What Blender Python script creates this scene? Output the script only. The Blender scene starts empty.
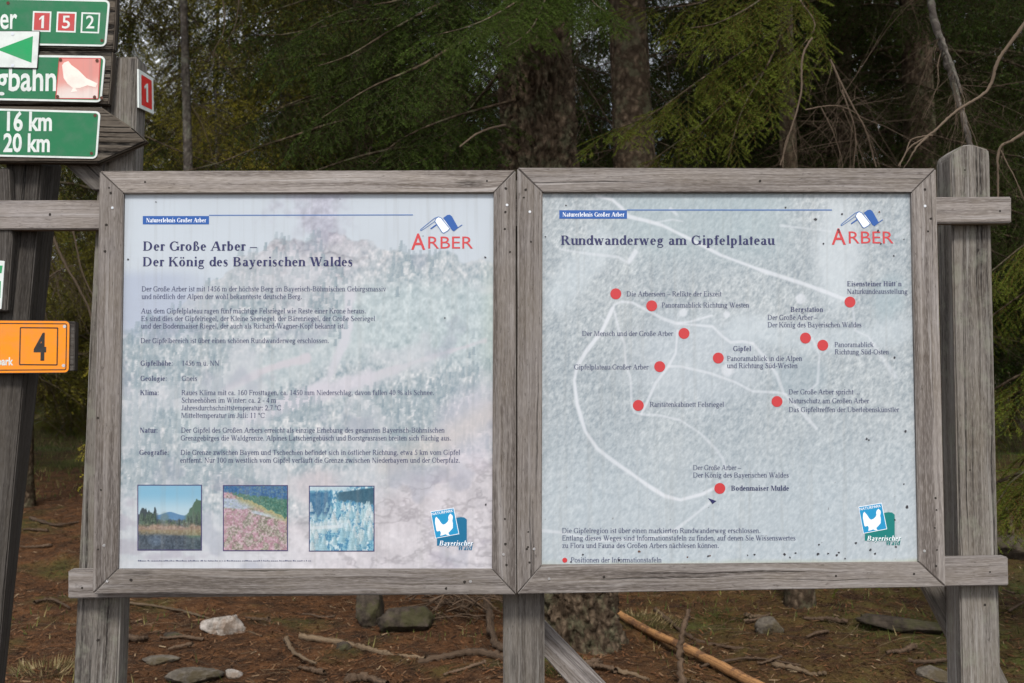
import bpy, bmesh, math, random
import numpy as np
from mathutils import Vector, Matrix
random.seed(7); RS = np.random.RandomState(11)
S = bpy.context.scene; COL = S.collection
def lin(c):
    return tuple((v/255/12.92 if v/255 <= .04045 else ((v/255+.055)/1.055)**2.4) for v in c)
# ------------------------------------------------------------------ camera
F = 996.0; PITCH = math.radians(2.6); CAM = Vector((0, 0, 1.5))
cd = bpy.data.cameras.new('camera'); cam = bpy.data.objects.new('camera', cd); COL.objects.link(cam)
cd.sensor_width = 36; cd.lens = F/1024*36; cd.clip_start = .05; cd.clip_end = 2000
cam.location = CAM; cam.rotation_euler = (math.pi/2+PITCH, 0, 0); S.camera = cam
cd.dof.use_dof = True; cd.dof.focus_distance = 2.68; cd.dof.aperture_fstop = 6.5
def ray(px, py):
    x = (px-512)/F; z = -(py-341.5)/F
    return Vector((x, math.cos(PITCH)-z*math.sin(PITCH), math.sin(PITCH)+z*math.cos(PITCH)))
# board plane: a vertical plane 2.66 m away, its left end slightly nearer
PHI = math.radians(1.0); D0 = 2.66
NB = Vector((math.sin(PHI), -math.cos(PHI), 0)); UB = Vector((math.cos(PHI), math.sin(PHI), 0)); ZB = Vector((0, 0, 1))
def P(px, py, off=0.0):
    """point at depth `off` metres behind the front of the boards"""
    d = ray(px, py); p0 = Vector((0, D0, 1.5)) - NB*off
    t = (p0-CAM).dot(NB)/d.dot(NB)
    return CAM+d*t
def at(px, py, Y):
    d = ray(px, py); return CAM+d*(Y/d.y)
# ------------------------------------------------------------------ objects
def tag(o, label=None, cat=None, group=None, kind=None):
    if label: o['label'] = label
    if cat: o['category'] = cat
    if group: o['group'] = group
    if kind: o['kind'] = kind
    return o
def empty(name, loc, label, cat, group=None):
    o = bpy.data.objects.new(name, None); COL.objects.link(o); o.location = loc; o.empty_display_size = .1
    return tag(o, label, cat, group)
def link(name, me, parent=None, origin=None):
    o = bpy.data.objects.new(name, me); COL.objects.link(o)
    if origin is not None and parent is None:
        me.transform(Matrix.Translation(-Vector(origin))); o.location = origin
    if parent is not None:
        q = parent; off = Vector((0, 0, 0))
        while q is not None: off += q.location; q = q.parent
        me.transform(Matrix.Translation(-off)); o.parent = parent
    return o
def mesh_np(name, V, Fc, mat, smooth=False, uv=None):
    """V (n,3), Fc (m,3) or (m,4) arrays"""
    V = np.asarray(V, dtype=np.float32); Fc = np.asarray(Fc, dtype=np.int32); k = Fc.shape[1]
    me = bpy.data.meshes.new(name); me.vertices.add(len(V)); me.vertices.foreach_set('co', V.ravel())
    me.loops.add(Fc.size); me.loops.foreach_set('vertex_index', Fc.ravel())
    me.polygons.add(len(Fc)); me.polygons.foreach_set('loop_start', np.arange(0, Fc.size, k, dtype=np.int32))
    me.polygons.foreach_set('loop_total', np.full(len(Fc), k, dtype=np.int32))
    if smooth: me.polygons.foreach_set('use_smooth', np.ones(len(Fc), dtype=bool))
    if uv is not None:
        l = me.uv_layers.new(name='UVMap'); l.data.foreach_set('uv', np.asarray(uv, dtype=np.float32)[Fc.ravel()].ravel())
    me.update(calc_edges=True)
    if mat: me.materials.append(mat)
    return me
def poly_mesh(name, polys, mat):
    """polys: list of lists of world points (3-vectors)"""
    vs = []; fs = []
    for p in polys:
        fs.append(list(range(len(vs), len(vs)+len(p)))); vs += [tuple(q) for q in p]
    me = bpy.data.meshes.new(name); me.from_pydata(vs, [], fs); me.update()
    if mat: me.materials.append(mat)
    return me
def prism(name, front, depth, mat, parent=None, bevel=.002, back=None, origin=None, rough=0.0):
    """a solid from a front outline, with wood-grain UVs in metres along its longest edge"""
    front = [Vector(p) for p in front]; n = len(front)
    back = [Vector(p) for p in back] if back else [p+depth for p in front]
    bm = bmesh.new(); a = [bm.verts.new(p) for p in front]; b = [bm.verts.new(p) for p in back]
    bm.faces.new(a); bm.faces.new(b[::-1])
    for i in range(n): bm.faces.new((a[(i+1) % n], a[i], b[i], b[(i+1) % n]))
    bmesh.ops.recalc_face_normals(bm, faces=bm.faces)
    e = max(((front[(i+1) % n]-front[i]) for i in range(n)), key=lambda v: v.length).normalized()
    uvl = bm.loops.layers.uv.new('UVMap'); ou, ov = random.uniform(0, 50), random.uniform(0, 50)
    for f in bm.faces:
        nn = f.normal; s = nn.cross(e)
        if s.length < .4: s = Vector((0, 1, 0)) if abs(e.y) < .5 else Vector((1, 0, 0)); ee = nn.cross(s)*.2
        else: ee = e
        s.normalize()
        for l in f.loops: l[uvl].uv = (l.vert.co.dot(ee)+ou, l.vert.co.dot(s)+ov+nn.x*.37)
    if rough: bmesh.ops.subdivide_edges(bm, edges=[x for x in bm.edges if x.calc_length() > .12], cuts=9, use_grid_fill=True)
    if bevel: bmesh.ops.bevel(bm, geom=list(bm.edges) if not rough else [x for x in bm.edges if len(x.link_faces) == 2 and x.calc_face_angle(0) > .6], offset=bevel, segments=2, affect='EDGES', clamp_overlap=True)
    if rough:
        for v in bm.verts: v.co += Vector([random.uniform(-rough, rough) for _ in range(3)])
    me = bpy.data.meshes.new(name); bm.to_mesh(me); bm.free(); me.materials.append(mat)
    return link(name, me, parent, origin)
# ------------------------------------------------------------------ materials
def mat(name, col=(.5, .5, .5), rough=.6, metal=0, spec=.5, srgb=False):
    m = bpy.data.materials.new(name); m.use_nodes = True; b = m.node_tree.nodes['Principled BSDF']
    if srgb: col = lin(col)
    b.inputs['Base Color'].default_value = (*col, 1); b.inputs['Roughness'].default_value = rough
    b.inputs['Metallic'].default_value = metal; b.inputs['Specular IOR Level'].default_value = spec
    return m
class NT:
    def __init__(s, m): s.m = m; s.t = m.node_tree; s.b = s.t.nodes.get('Principled BSDF')
    def n(s, typ, ins=None, **kw):
        x = s.t.nodes.new(typ)
        for k, v in kw.items(): setattr(x, k, v)
        for k, v in (ins or {}).items():
            if isinstance(v, bpy.types.NodeSocket): s.t.links.new(v, x.inputs[k])
            else: x.inputs[k].default_value = v
        return x
    def l(s, a, b): s.t.links.new(a, b)
    def ramp(s, fac, stops, interp='LINEAR'):
        r = s.n('ShaderNodeValToRGB', {'Fac': fac}); c = r.color_ramp; c.interpolation = interp
        while len(c.elements) < len(stops): c.elements.new(.5)
        for e, (p, q) in zip(c.elements, stops): e.position = p; e.color = (*q, 1) if len(q) == 3 else q
        return r.outputs[0]
    def mix(s, f, a, b, mode='MIX'):
        x = s.n('ShaderNodeMix', data_type='RGBA', blend_type=mode)
        for i, v in ((0, f), (6, a), (7, b)):
            if isinstance(v, bpy.types.NodeSocket): s.l(v, x.inputs[i])
            else: x.inputs[i].default_value = (v if i == 0 else ((*v, 1) if len(v) == 3 else v))
        return x.outputs[2]
    def math(s, op, a, b=0.0):
        x = s.n('ShaderNodeMath', {0: a, 1: b}, operation=op); return x.outputs[0]
    def noise(s, vec, scale, detail=3, rough=.55, dist=0):
        return s.n('ShaderNodeTexNoise', {'Vector': vec, 'Scale': scale, 'Detail': detail, 'Roughness': rough, 'Distortion': dist}).outputs[0]
    def mapping(s, vec, scale, loc=(0, 0, 0)):
        return s.n('ShaderNodeMapping', {'Vector': vec, 'Scale': scale, 'Location': loc}).outputs[0]
def wood(name, light, dark, crack=.5, bump=.5, moss=None, ct=.30):
    m = mat(name, rough=.85, spec=.2); N = NT(m)
    uv = N.n('ShaderNodeUVMap').outputs[0]; oi = N.n('ShaderNodeObjectInfo').outputs['Random']
    warp = N.noise(uv, 3.0, 2); wv = N.n('ShaderNodeVectorMath', {0: uv, 1: N.n('ShaderNodeCombineXYZ', {'Y': N.math('MULTIPLY', warp, .022)}).outputs[0]}, operation='ADD').outputs[0]
    g1 = N.noise(N.mapping(wv, (3, 190, 1)), 1, 4, .72); g2 = N.noise(N.mapping(wv, (1.2, 45, 1)), 1, 3, .6)
    pat = N.noise(N.mapping(uv, (.6, 1.5, 1)), 7, 5, .68); fine = N.noise(N.mapping(uv, (40, 300, 1)), 1, 2)
    f = N.math('ADD', N.math('MULTIPLY', g1, .55), N.math('MULTIPLY', g2, .45))
    c = N.ramp(f, [(.36, dark), (.47, tuple(.5*a+.5*b for a, b in zip(light, dark))), (.56, tuple(.8*a+.2*b for a, b in zip(light, dark))), (.68, light)])
    c = N.mix(N.ramp(pat, [(.38, (0, 0, 0)), (.68, (.6,)*3)]), c, tuple(v*.5 for v in (light[0]*1.1, light[1], light[2]*.82)), 'MIX')
    st = N.noise(N.mapping(wv, (.7, 26, 1), (3, 9, 0)), 1, 3, .6); c = N.mix(N.ramp(st, [(.50, (0, 0, 0)), (.62, (.65,)*3)]), c, tuple(v*.9 for v in dark)); c = N.mix(N.ramp(N.noise(N.mapping(wv, (1.5, 60, 1), (1, 4, 0)), 1, 3, .7), [(.56, (0, 0, 0)), (.66, (.55,)*3)]), c, tuple(min(1, v*1.25) for v in (light[0]*.97, light[1], light[2]*1.03)))
    cr = N.ramp(N.noise(N.mapping(wv, (1.0, 75, 1), (7, 3, 0)), 1, 2, .5), [(ct, (1, 1, 1)), (ct+.09*crack, (0, 0, 0))])
    c = N.mix(N.math('MULTIPLY', cr, crack), c, tuple(v*.25 for v in dark))
    vor = N.n('ShaderNodeTexVoronoi', {'Vector': N.mapping(wv, (2.1, 9, 1)), 'Scale': 1, 'Randomness': 1}).outputs['Distance']
    kn = N.ramp(vor, [(.035, (1, 1, 1)), (.09, (.25,)*3), (.13, (0, 0, 0))]); c = N.mix(N.math('MULTIPLY', kn, .75), c, tuple(v*.4 for v in dark))
    c = N.mix(N.ramp(fine, [(.45, (0, 0, 0)), (.75, (.4,)*3)]), c, tuple(min(1, v*1.4) for v in light)); sp = N.noise(N.mapping(uv, (25, 90, 1)), 1, 3, .8); c = N.mix(N.ramp(sp, [(.60, (0, 0, 0)), (.70, (.6,)*3)]), c, tuple(v*.8 for v in dark))
    v = N.math('ADD', N.math('MULTIPLY', oi, .42), .74); c = N.mix(1.0, c, N.n('ShaderNodeCombineXYZ', {0: v, 1: v, 2: v}).outputs[0], 'MULTIPLY')
    if moss:
        z = N.noise(uv, 14, 4, .7); c = N.mix(N.ramp(z, [(.52, (0, 0, 0)), (.62, (moss[3],)*3)]), c, moss[:3])
    N.l(c, N.b.inputs['Base Color'])
    h = N.math('SUBTRACT', f, N.math('MULTIPLY', cr, crack*1.2))
    N.l(N.n('ShaderNodeBump', {'Height': h, 'Strength': bump, 'Distance': .003}).outputs[0], N.b.inputs['Normal'])
    return m
M = {}
M['frame'] = wood('weathered_frame_wood', (.315, .285, .268), (.078, .062, .054), .6, .8)
M['beam'] = wood('weathered_beam_wood', (.345, .312, .297), (.10, .082, .074), .55, .7)
M['post'] = wood('weathered_post_wood', (.20, .182, .165), (.05, .041, .035), .6, .9)
M['lichenpost'] = wood('lichen_post_wood', (.235, .215, .195), (.048, .039, .033), .8, 1.0, (.22, .22, .175, .4), .33)
M['darkwood'] = wood('dark_old_wood', (.12, .108, .098), (.028, .023, .020), .9, 1.0)
M['plankwood'] = wood('cracked_plank_wood', (.19, .16, .13), (.022, .016, .012), 1.0, 1.0, None, .40)
M['hole'] = mat('rusty_hole', (.02, .015, .012), .9)
M['screw'] = mat('zinc_screw', (.75, .75, .76), .35, .9)
def ink(name, c, rough=.45): M[name] = mat(name, c, rough, srgb=True); return M[name]
# ------------------------------------------------------------------ serif lettering drawn from strokes
def make_glyphs(bold):
    W = 148 if bold else 98; T = 46 if bold else 42; G = {}
    cur = []
    def poly(*p): cur.append(list(p))
    def R(x0, y0, x1, y1): poly((x0, y0), (x1, y0), (x1, y1), (x0, y1))
    def st(x, y0, y1, s='tb', w=None):
        w = w or W; R(x, y0, x+w, y1); o = 42
        if 'b' in s: R(x-o, y0, x+w+o, y0+T*.8)
        if 't' in s: R(x-o, y1-T*.8, x+w+o, y1)
        if 'l' in s: poly((x-o, y1-T*1.6), (x+w*.5, y1-T*1.6), (x+w, y1), (x+w*.2, y1))
    def dg(x0, y0, x1, y1, w): poly((x0, y0), (x0+w, y0), (x1+w, y1), (x1, y1))
    def ring(cx, cy, rx, ry, a0, a1, w=None, t=None, n=None):
        w = W if w is None else w; t = T if t is None else t; n = n or max(4, int(abs(a1-a0)/22))
        pr = None
        for i in range(n+1):
            a = math.radians(a0+(a1-a0)*i/n); c, s = math.cos(a), math.sin(a)
            q = ((cx+rx*c, cy+ry*s), (cx+(rx-w)*c, cy+(ry-t)*s))
            if pr: poly(pr[0], q[0], q[1], pr[1])
            pr = q
    def ps(pts):
        n = len(pts); out = []
        for i in range(n-1):
            p0, p1, p2, p3 = pts[max(i-1, 0)], pts[i], pts[i+1], pts[min(i+2, n-1)]
            for k in range(4):
                t = k/4; out.append(tuple(.5*((2*b)+(-a+c)*t+(2*a-5*b+4*c-d)*t*t+(-a+3*b-3*c+d)*t**3) for a, b, c, d in zip(p0, p1, p2, p3)))
        out.append(pts[-1]); L = []
        for i, (x, y, w) in enumerate(out):
            a = out[max(i-1, 0)]; b = out[min(i+1, len(out)-1)]; dx, dy = b[0]-a[0], b[1]-a[1]; l = math.hypot(dx, dy) or 1
            L.append(((x-dy/l*w/2, y+dx/l*w/2), (x+dy/l*w/2, y-dx/l*w/2)))
        for a, b in zip(L, L[1:]): poly(a[0], b[0], b[1], a[1])
    def dot(cx, cy, r): poly(*[(cx+r*math.cos(a*math.pi/4), cy+r*math.sin(a*math.pi/4)) for a in range(8)])
    def g(ch, adv, fn):
        nonlocal cur; cur = []; fn(); G[ch] = (adv+(30 if bold else 0), cur)
    C, X = 662, 460; O = W-98
    um = lambda x, y: (dot(x-85, y, 48+O*.2), dot(x+85, y, 48+O*.2))
    def a_(): st(250, 0, 330, '', W); ring(215, 325, 133+O, 130, 0, 155); ring(185, 130, 150, 138, 60, 330, W*.9); R(250+W, 0, 250+W+60, T)
    g('a', 444, a_)
    g('b', 500, lambda: (st(60, 0, 683, 'l'), ring(265, 228, 205, 235, -150, 150)))
    g('c', 444, lambda: (ring(240, 228, 205, 235, 50, 310), dot(365, 360, 50)))
    g('d', 500, lambda: (st(345, 0, 683, 'l'), ring(240, 228, 205, 235, 30, 330), R(345+W, 0, 345+W+50, T)))
    g('e', 444, lambda: (ring(235, 228, 200, 235, 5, 315), R(80, 235, 425, 235+T)))
    g('f', 320, lambda: (st(100, 0, 560, 'b'), ring(225, 555, 125, 128, 30, 180, W), dot(325, 625, 50), R(20, X-T, 320, X)))
    g('g', 500, lambda: (ring(235, 300, 175, 162, 0, 360), R(330, 400, 470, 400+T+10), ring(245, -80, 215, 125, 0, 360, 60, T+8), ps([(150, 170, 30), (90, 90, 60), (200, 40, 80), (400, 20, 60)])))
    def arch(x): ring(x+W*.5+135, X-180, 135+W*.5+10, 185, 0, 140, W); R(x+270-2, 0, x+270+W, X-170)
    g('h', 500, lambda: (st(50, 0, 683, 'lb'), arch(65), R(290, 0, 335+W+42, T*.8)))
    g('i', 278, lambda: (st(95, 0, X, 'lb'), dot(140+O*.4, 625, 58+O*.2)))
    g('j', 278, lambda: (st(110, -80, X, 'l'), ring(80, -90, 128+O, 125, -120, 0), dot(140, 625, 58)))
    g('k', 500, lambda: (st(50, 0, 683, 'lb'), dg(140, 215, 370, X, T*1.4), dg(330, 0, 190, 270, W), R(290, 0, 500, T*.8), R(290, X-T*.8, 470, X)))
    g('l', 278, lambda: st(95, 0, 683, 'lb'))
    g('m', 778, lambda: (st(50, 0, X, 'lb'), arch(65), arch(335), R(290, 0, 335+W+42, T*.8), R(560, 0, 605+W+42, T*.8)))
    g('n', 500, lambda: (st(50, 0, X, 'lb'), arch(65), R(290, 0, 335+W+42, T*.8)))
    g('o', 500, lambda: ring(250, 228, 220, 236, 0, 360))
    g('p', 500, lambda: (st(60, -217, X, 'lb'), ring(265, 228, 205, 235, -150, 150)))
    g('q', 500, lambda: (st(345, -217, X, 'b'), ring(240, 228, 205, 235, 30, 330)))
    g('r', 333, lambda: (st(60, 0, X, 'lb'), ring(245, 300, 135, 162, 50, 150, W*.6, T*1.6), dot(300, 400, 52)))
    g('s', 389, lambda: ps([(325, 385, 40), (270, 440, 40), (180, 445, 50), (105, 390, 80), (125, 300, W), (240, 215, W+10), (300, 140, 90), (270, 40, 60), (180, 8, 40), (90, 35, 40), (55, 110, 40)]))
    g('t', 278, lambda: (st(75, 70, 590, ''), ring(165, 85, 90+O*.4, 95, 180, 320, W), R(10, X-T, 265, X)))
    g('u', 500, lambda: (R(60, 130, 60+W, X), ring(205, 160, 145, 170, 180, 330), st(335, 0, X, ''), R(15, X-T, 70+W, X), R(290, X-T, 345+W, X), R(335+W, 0, 385+W, T)))
    g('v', 500, lambda: (dg(200, 0, 50, X, W*1.05), dg(225, 0, 390, X, T*1.2), R(5, X-T*.8, 215, X), R(320, X-T*.8, 495, X)))
    g('w', 722, lambda: (dg(185, 0, 45, X, W), dg(215, 0, 330, X, T*1.2), dg(430, 0, 300, X, W), dg(465, 0, 610, X, T*1.2), R(0, X-T*.8, 200, X), R(540, X-T*.8, 715, X)))
    g('x', 500, lambda: (dg(330, 0, 60, X, W*1.1), dg(50, 0, 360, X, T*1.2), R(10, 0, 180, T*.8), R(290, 0, 490, T*.8), R(10, X-T*.8, 220, X), R(310, X-T*.8, 470, X)))
    g('y', 500, lambda: (dg(215, 0, 55, X, W*1.05), dg(150, -190, 395, X, T*1.3), R(5, X-T*.8, 215, X), R(320, X-T*.8, 495, X), dot(100, -170, 52)))
    g('z', 444, lambda: (dg(40, 0, 290, X, W*1.1), R(40, 0, 410, T), R(45, X-T, 395, X), R(380, 0, 410, 130), R(45, X-130, 75, X)))
    g('ä', 444, lambda: (a_(), um(220, 610))); g('ö', 500, lambda: (ring(250, 228, 220, 236, 0, 360), um(250, 610)))
    g('ü', 500, lambda: (R(60, 130, 60+W, X), ring(205, 160, 145, 170, 180, 330), st(335, 0, X, ''), R(15, X-T, 70+W, X), R(290, X-T, 345+W, X), um(240, 610)))
    g('ß', 500, lambda: (st(70, 0, 540, 'b'), ring(230, 530, 162, 150, 0, 180, W*.85), ps([(350, 520, W*.8), (330, 440, 60), (260, 370, 40), (330, 310, 60), (410, 200, W), (370, 50, 70), (290, 5, 40), (220, 40, 60)])))
    g('A', 722, lambda: (dg(30, 0, 330, C, T*1.3), dg(520, 0, 310, C, W*1.15), R(160, 210, 520, 210+T), R(-10, 0, 180, T*.8), R(450, 0, 715, T*.8)))
    g('B', 667, lambda: (st(85, 0, C), ring(330, 505, 230, 157, -90, 90), ring(340, 178, 265, 178, -90, 90), R(85, 0, 345, T), R(85, C-T, 335, C), R(85, 335, 345, 335+T)))
    g('C', 667, lambda: (ring(375, C/2, 340, C/2+12, 45, 315), R(590, 430, 625, C), dot(600, 130, 40)))
    g('D', 722, lambda: (st(85, 0, C), ring(330, C/2, 350, C/2, -90, 90), R(85, 0, 335, T), R(85, C-T, 335, C)))
    def E_(): st(85, 0, C); R(85, 0, 560, T); R(85, C-T, 545, C); R(85, 320, 420, 320+T); R(530, 0, 562, 160); R(515, C-150, 547, C); R(405, 250, 435, 430)
    g('E', 611, E_)
    g('F', 556, lambda: (st(85, 0, C), R(85, C-T, 530, C), R(85, 320, 410, 320+T), R(500, C-150, 532, C), R(395, 250, 425, 430)))
    g('G', 722, lambda: (ring(375, C/2, 340, C/2+12, 45, 318), st(545, 30, 300, 't', W), R(590, 430, 625, C)))
    g('H', 722, lambda: (st(80, 0, C), st(540-O, 0, C), R(80, 320, 600, 320+T)))
    g('I', 333, lambda: st(118, 0, C)); g('J', 389, lambda: (st(180, 120, C, 't'), ring(125, 130, 155, 140, 190, 360)))
    g('K', 722, lambda: (st(80, 0, C), dg(170, 300, 530, C, T*1.4), dg(540, 0, 270, 400, W*1.1), R(470, 0, 722, T*.8), R(450, C-T*.8, 680, C)))
    g('L', 611, lambda: (st(85, 0, C), R(85, 0, 570, T), R(540, 0, 572, 170)))
    g('M', 889, lambda: (st(80, 0, C, 'tb', T*1.3), dg(400, 0, 130, C, W), dg(410, 0, 700, C, T*1.2), st(700, 0, C), R(20, C-T*.8, 250, C)))
    g('N', 722, lambda: (st(110, 0, C, 'tb', T*1.2), st(580, 0, C, 't', T*1.2), dg(530, 0, 80, C, W*1.1)))
    g('O', 722, lambda: ring(361, C/2, 330, C/2+12, 0, 360)); g('P', 556, lambda: (st(85, 0, C), ring(305, 480, 235, 182, -90, 90), R(85, C-T, 310, C), R(85, 298, 310, 298+T)))
    g('R', 667, lambda: (st(85, 0, C), ring(315, 495, 235, 167, -90, 90), R(85, C-T, 320, C), R(85, 328, 320, 328+T), dg(500, 0, 270, 350, W*1.1), R(520, 0, 690, T*.8)))
    g('S', 556, lambda: ps([(470, 530, 45), (400, 630, 40), (280, 650, 45), (160, 590, 90), (150, 470, W), (290, 350, W+25), (430, 240, W), (440, 110, 100), (340, 18, 50), (200, 12, 45), (90, 90, 45), (65, 190, 40)]))
    g('T', 611, lambda: (st(255, 0, C, 'b'), R(30, C-T, 585, C), R(30, C-150, 62, C), R(553, C-150, 585, C)))
    def U_(): st(90, 220, C, 't'); st(560, 220, C, 't', T*1.2); ring(348, 230, 260, 240, 180, 360, W)
    g('U', 722, U_); g('Ü', 722, lambda: (U_(), um(350, 790)))
    g('V', 722, lambda: (dg(310, 0, 90, C, W*1.15), dg(340, 0, 590, C, T*1.3), R(10, C-T*.8, 270, C), R(490, C-T*.8, 710, C)))
    g('W', 944, lambda: (dg(260, 0, 60, C, W*1.1), dg(300, 0, 460, C, T*1.2), dg(590, 0, 410, C, W*1.1), dg(630, 0, 830, C, T*1.2), R(0, C-T*.8, 230, C), R(360, C-T*.8, 570, C), R(740, C-T*.8, 940, C)))
    g('0', 500, lambda: ring(250, 330, 215, 345, 0, 360)); g('1', 500, lambda: (st(215, 0, 670, 'b'), dg(110, 560, 230, 665, W*.6)))
    g('2', 500, lambda: (ring(240, 480, 185, 190, -20, 170), ps([(395, 430, W), (340, 300, 80), (200, 140, 60), (60, 30, 50)]), R(40, 0, 450, T*1.7)))
    g('3', 500, lambda: (ring(220, 505, 170, 165, -80, 160), ring(210, 185, 215, 200, -150, 80)))
    g('4', 500, lambda: (st(300, 0, 670, ''), R(20, 165, 475, 165+T*1.5), dg(20, 190, 310, 670, T*1.3)))
    g('5', 500, lambda: (R(150, 600, 420, 662), dg(90, 370, 150, 640, T), ring(200, 205, 220, 220, -150, 110)))
    g('6', 500, lambda: (ring(255, 210, 215, 222, 0, 360), ps([(85, 210, W), (120, 430, W*.8), (230, 580, 60), (430, 670, 30)])))
    g('7', 500, lambda: (R(60, 610, 450, 662), dg(130, 0, 370, 640, W*.7)))
    g('8', 500, lambda: (ring(250, 505, 175, 165, 0, 360), ring(250, 175, 205, 188, 0, 360)))
    g('9', 500, lambda: (ring(245, 455, 215, 222, 0, 360), ps([(415, 455, W), (380, 230, W*.8), (270, 80, 60), (70, -10, 30)])))
    g('.', 250, lambda: dot(125, 50, 62)); g(',', 250, lambda: (dot(120, 55, 62), dg(80, -130, 145, 50, 36)))
    g(':', 278, lambda: (dot(139, 50, 62), dot(139, 400, 62))); g('-', 333, lambda: R(40, 195, 290, 260)); g('–', 500, lambda: R(0, 200, 500, 250))
    g('°', 330, lambda: ring(165, 540, 125, 125, 0, 360, 50, 50)); g('%', 833, lambda: (ring(200, 480, 150, 190, 0, 360, 80), ring(640, 180, 150, 190, 0, 360, 80), dg(180, 0, 590, 662, T*1.2)))
    g('`', 333, lambda: dg(150, 540, 90, 662, 70)); g(' ', 250, lambda: None)
    return G
GL = {0: make_glyphs(False), 1: make_glyphs(True)}
def serif_polys(text, bold):
    x = 0; out = []; G = GL[bold]
    for ch in text:
        adv, ps = G[ch]
        for k, p in enumerate(ps): out.append(([(a+x, b) for a, b in p], k))
        x += adv
    return out, x-30
def place(polys, wid, cap_units, x0, x1, y, cap, off, y1=None, shear=0):
    """lay 2D glyph polygons on the board plane: from pixel column x0 to x1 on the base line y"""
    a = P(x0, y, off); b = P(x1, y if y1 is None else y1, off)
    u = (b-a)/wid; up = (b-a).cross(NB).normalized(); up = up if up.z > 0 else -up
    c = (P(x0, y-cap, off)-a).length/cap_units; res = []
    for p, k in polys:
        q = [a+u*(px+shear*py)+up*(c*py)+NB*(k % 9)*2.5e-5 for px, py in p]
        n = (q[1]-q[0]).cross(q[2]-q[0])
        res.append(q if n.dot(NB) > 0 else q[::-1])
    return res
def serif(text, x0, x1, y, cap, m, parent, off=.0118, bold=0, name='text_line', y1=None, shear=0):
    ps, w = serif_polys(text, bold)
    return link(name, poly_mesh(name, place(ps, w, 662, x0, x1, y, cap, off, y1, shear), m), parent)
def sans_polys(text, bold=0.0):
    cu = bpy.data.curves.new('lettering', 'FONT'); cu.body = text; cu.size = 1; cu.offset = bold; cu.resolution_u = 3
    o = bpy.data.objects.new('lettering', cu); COL.objects.link(o)
    bpy.context.view_layer.update()
    me = bpy.data.meshes.new_from_object(o); vs = [v.co.copy() for v in me.vertices]
    ps = [([(vs[i].x, vs[i].y) for i in f.vertices], 0) for f in me.polygons]
    bpy.data.objects.remove(o); bpy.data.curves.remove(cu); bpy.data.meshes.remove(me)
    xs = [q[0] for p, _ in ps for q in p]; x0 = min(xs); w = max(xs)-x0; cap = max(q[1] for p, _ in ps for q in p)
    return [([(a-x0, b) for a, b in p], k) for p, k in ps], w, cap
CAPH = None
def sans(text, x0, x1, y, cap, m, parent, off=.0118, bold=.0, name='lettering', y1=None, shear=0):
    """cap = pixel height of the capitals"""
    global CAPH
    if CAPH is None: CAPH = sans_polys('H')[2]
    ps, w, _ = sans_polys(text, bold)
    return link(name, poly_mesh(name, place(ps, w, CAPH, x0, x1, y, cap, off, y1, shear), m), parent)
def flat(name, pts, m, parent, off=.0120):
    q = [P(x, y, off) for x, y in pts]; n = Vector()
    for i in range(len(q)): n += q[i].cross(q[(i+1) % len(q)])
    if n.dot(NB) < 0: q = q[::-1]
    return link(name, poly_mesh(name, [q], m), parent)
def circ(cx, cy, r, n=20): return [(cx+r*math.cos(i*2*math.pi/n), cy+r*math.sin(i*2*math.pi/n)) for i in range(n)]
def line_polys(pts, w, off):
    """a thin stroke (pixel width w) along pixel points"""
    out = []
    for (x0, y0), (x1, y1) in zip(pts, pts[1:]):
        l = math.hypot(x1-x0, y1-y0); nx, ny = -(y1-y0)/l*w/2, (x1-x0)/l*w/2
        q = [P(x0+nx, y0+ny, off), P(x1+nx, y1+ny, off), P(x1-nx, y1-ny, off), P(x0-nx, y0-ny, off)]
        out.append(q if (q[1]-q[0]).cross(q[2]-q[0]).dot(NB) > 0 else q[::-1]); off -= 3e-5
    return out
def stroke(name, pts, w, m, parent, off=.0118): return link(name, poly_mesh(name, line_polys(pts, w, off), m), parent)
# ------------------------------------------------------------------ printed pictures (vertex colours from numpy noise)
def vnoise(x, y, seed):
    xi = np.floor(x).astype(int); yi = np.floor(y).astype(int); fx = x-xi; fy = y-yi
    fx = fx*fx*(3-2*fx); fy = fy*fy*(3-2*fy)
    def h(a, b):
        n = (a*374761393+b*668265263+seed*974634777) & 0xffffffff; n = ((n ^ (n >> 13))*1274126177) & 0xffffffff
        return ((n ^ (n >> 16)) & 0xffff)/65535.0
    return (h(xi, yi)*(1-fx)+h(xi+1, yi)*fx)*(1-fy)+(h(xi, yi+1)*(1-fx)+h(xi+1, yi+1)*fx)*fy
def fbm(x, y, seed, o=4, g=.5):
    s = 0; a = 1; t = 0
    for i in range(o): s = s+a*vnoise(x*2**i+i*17.3, y*2**i+i*9.1, seed+i); t += a; a *= g
    return s/t
def ss(a, b, x): t = np.clip((x-a)/(b-a), 0, 1); return t*t*(3-2*t)
def mixc(c, col, f): return c*(1-f[..., None])+np.array(col, dtype=float)*f[..., None]
def segdist(X, Y, pts):
    d = np.full(X.shape, 1e9)
    for (x0, y0), (x1, y1) in zip(pts, pts[1:]):
        vx, vy = x1-x0, y1-y0; t = np.clip(((X-x0)*vx+(Y-y0)*vy)/(vx*vx+vy*vy), 0, 1)
        d = np.minimum(d, np.hypot(X-x0-t*vx, Y-y0-t*vy))
    return d
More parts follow.
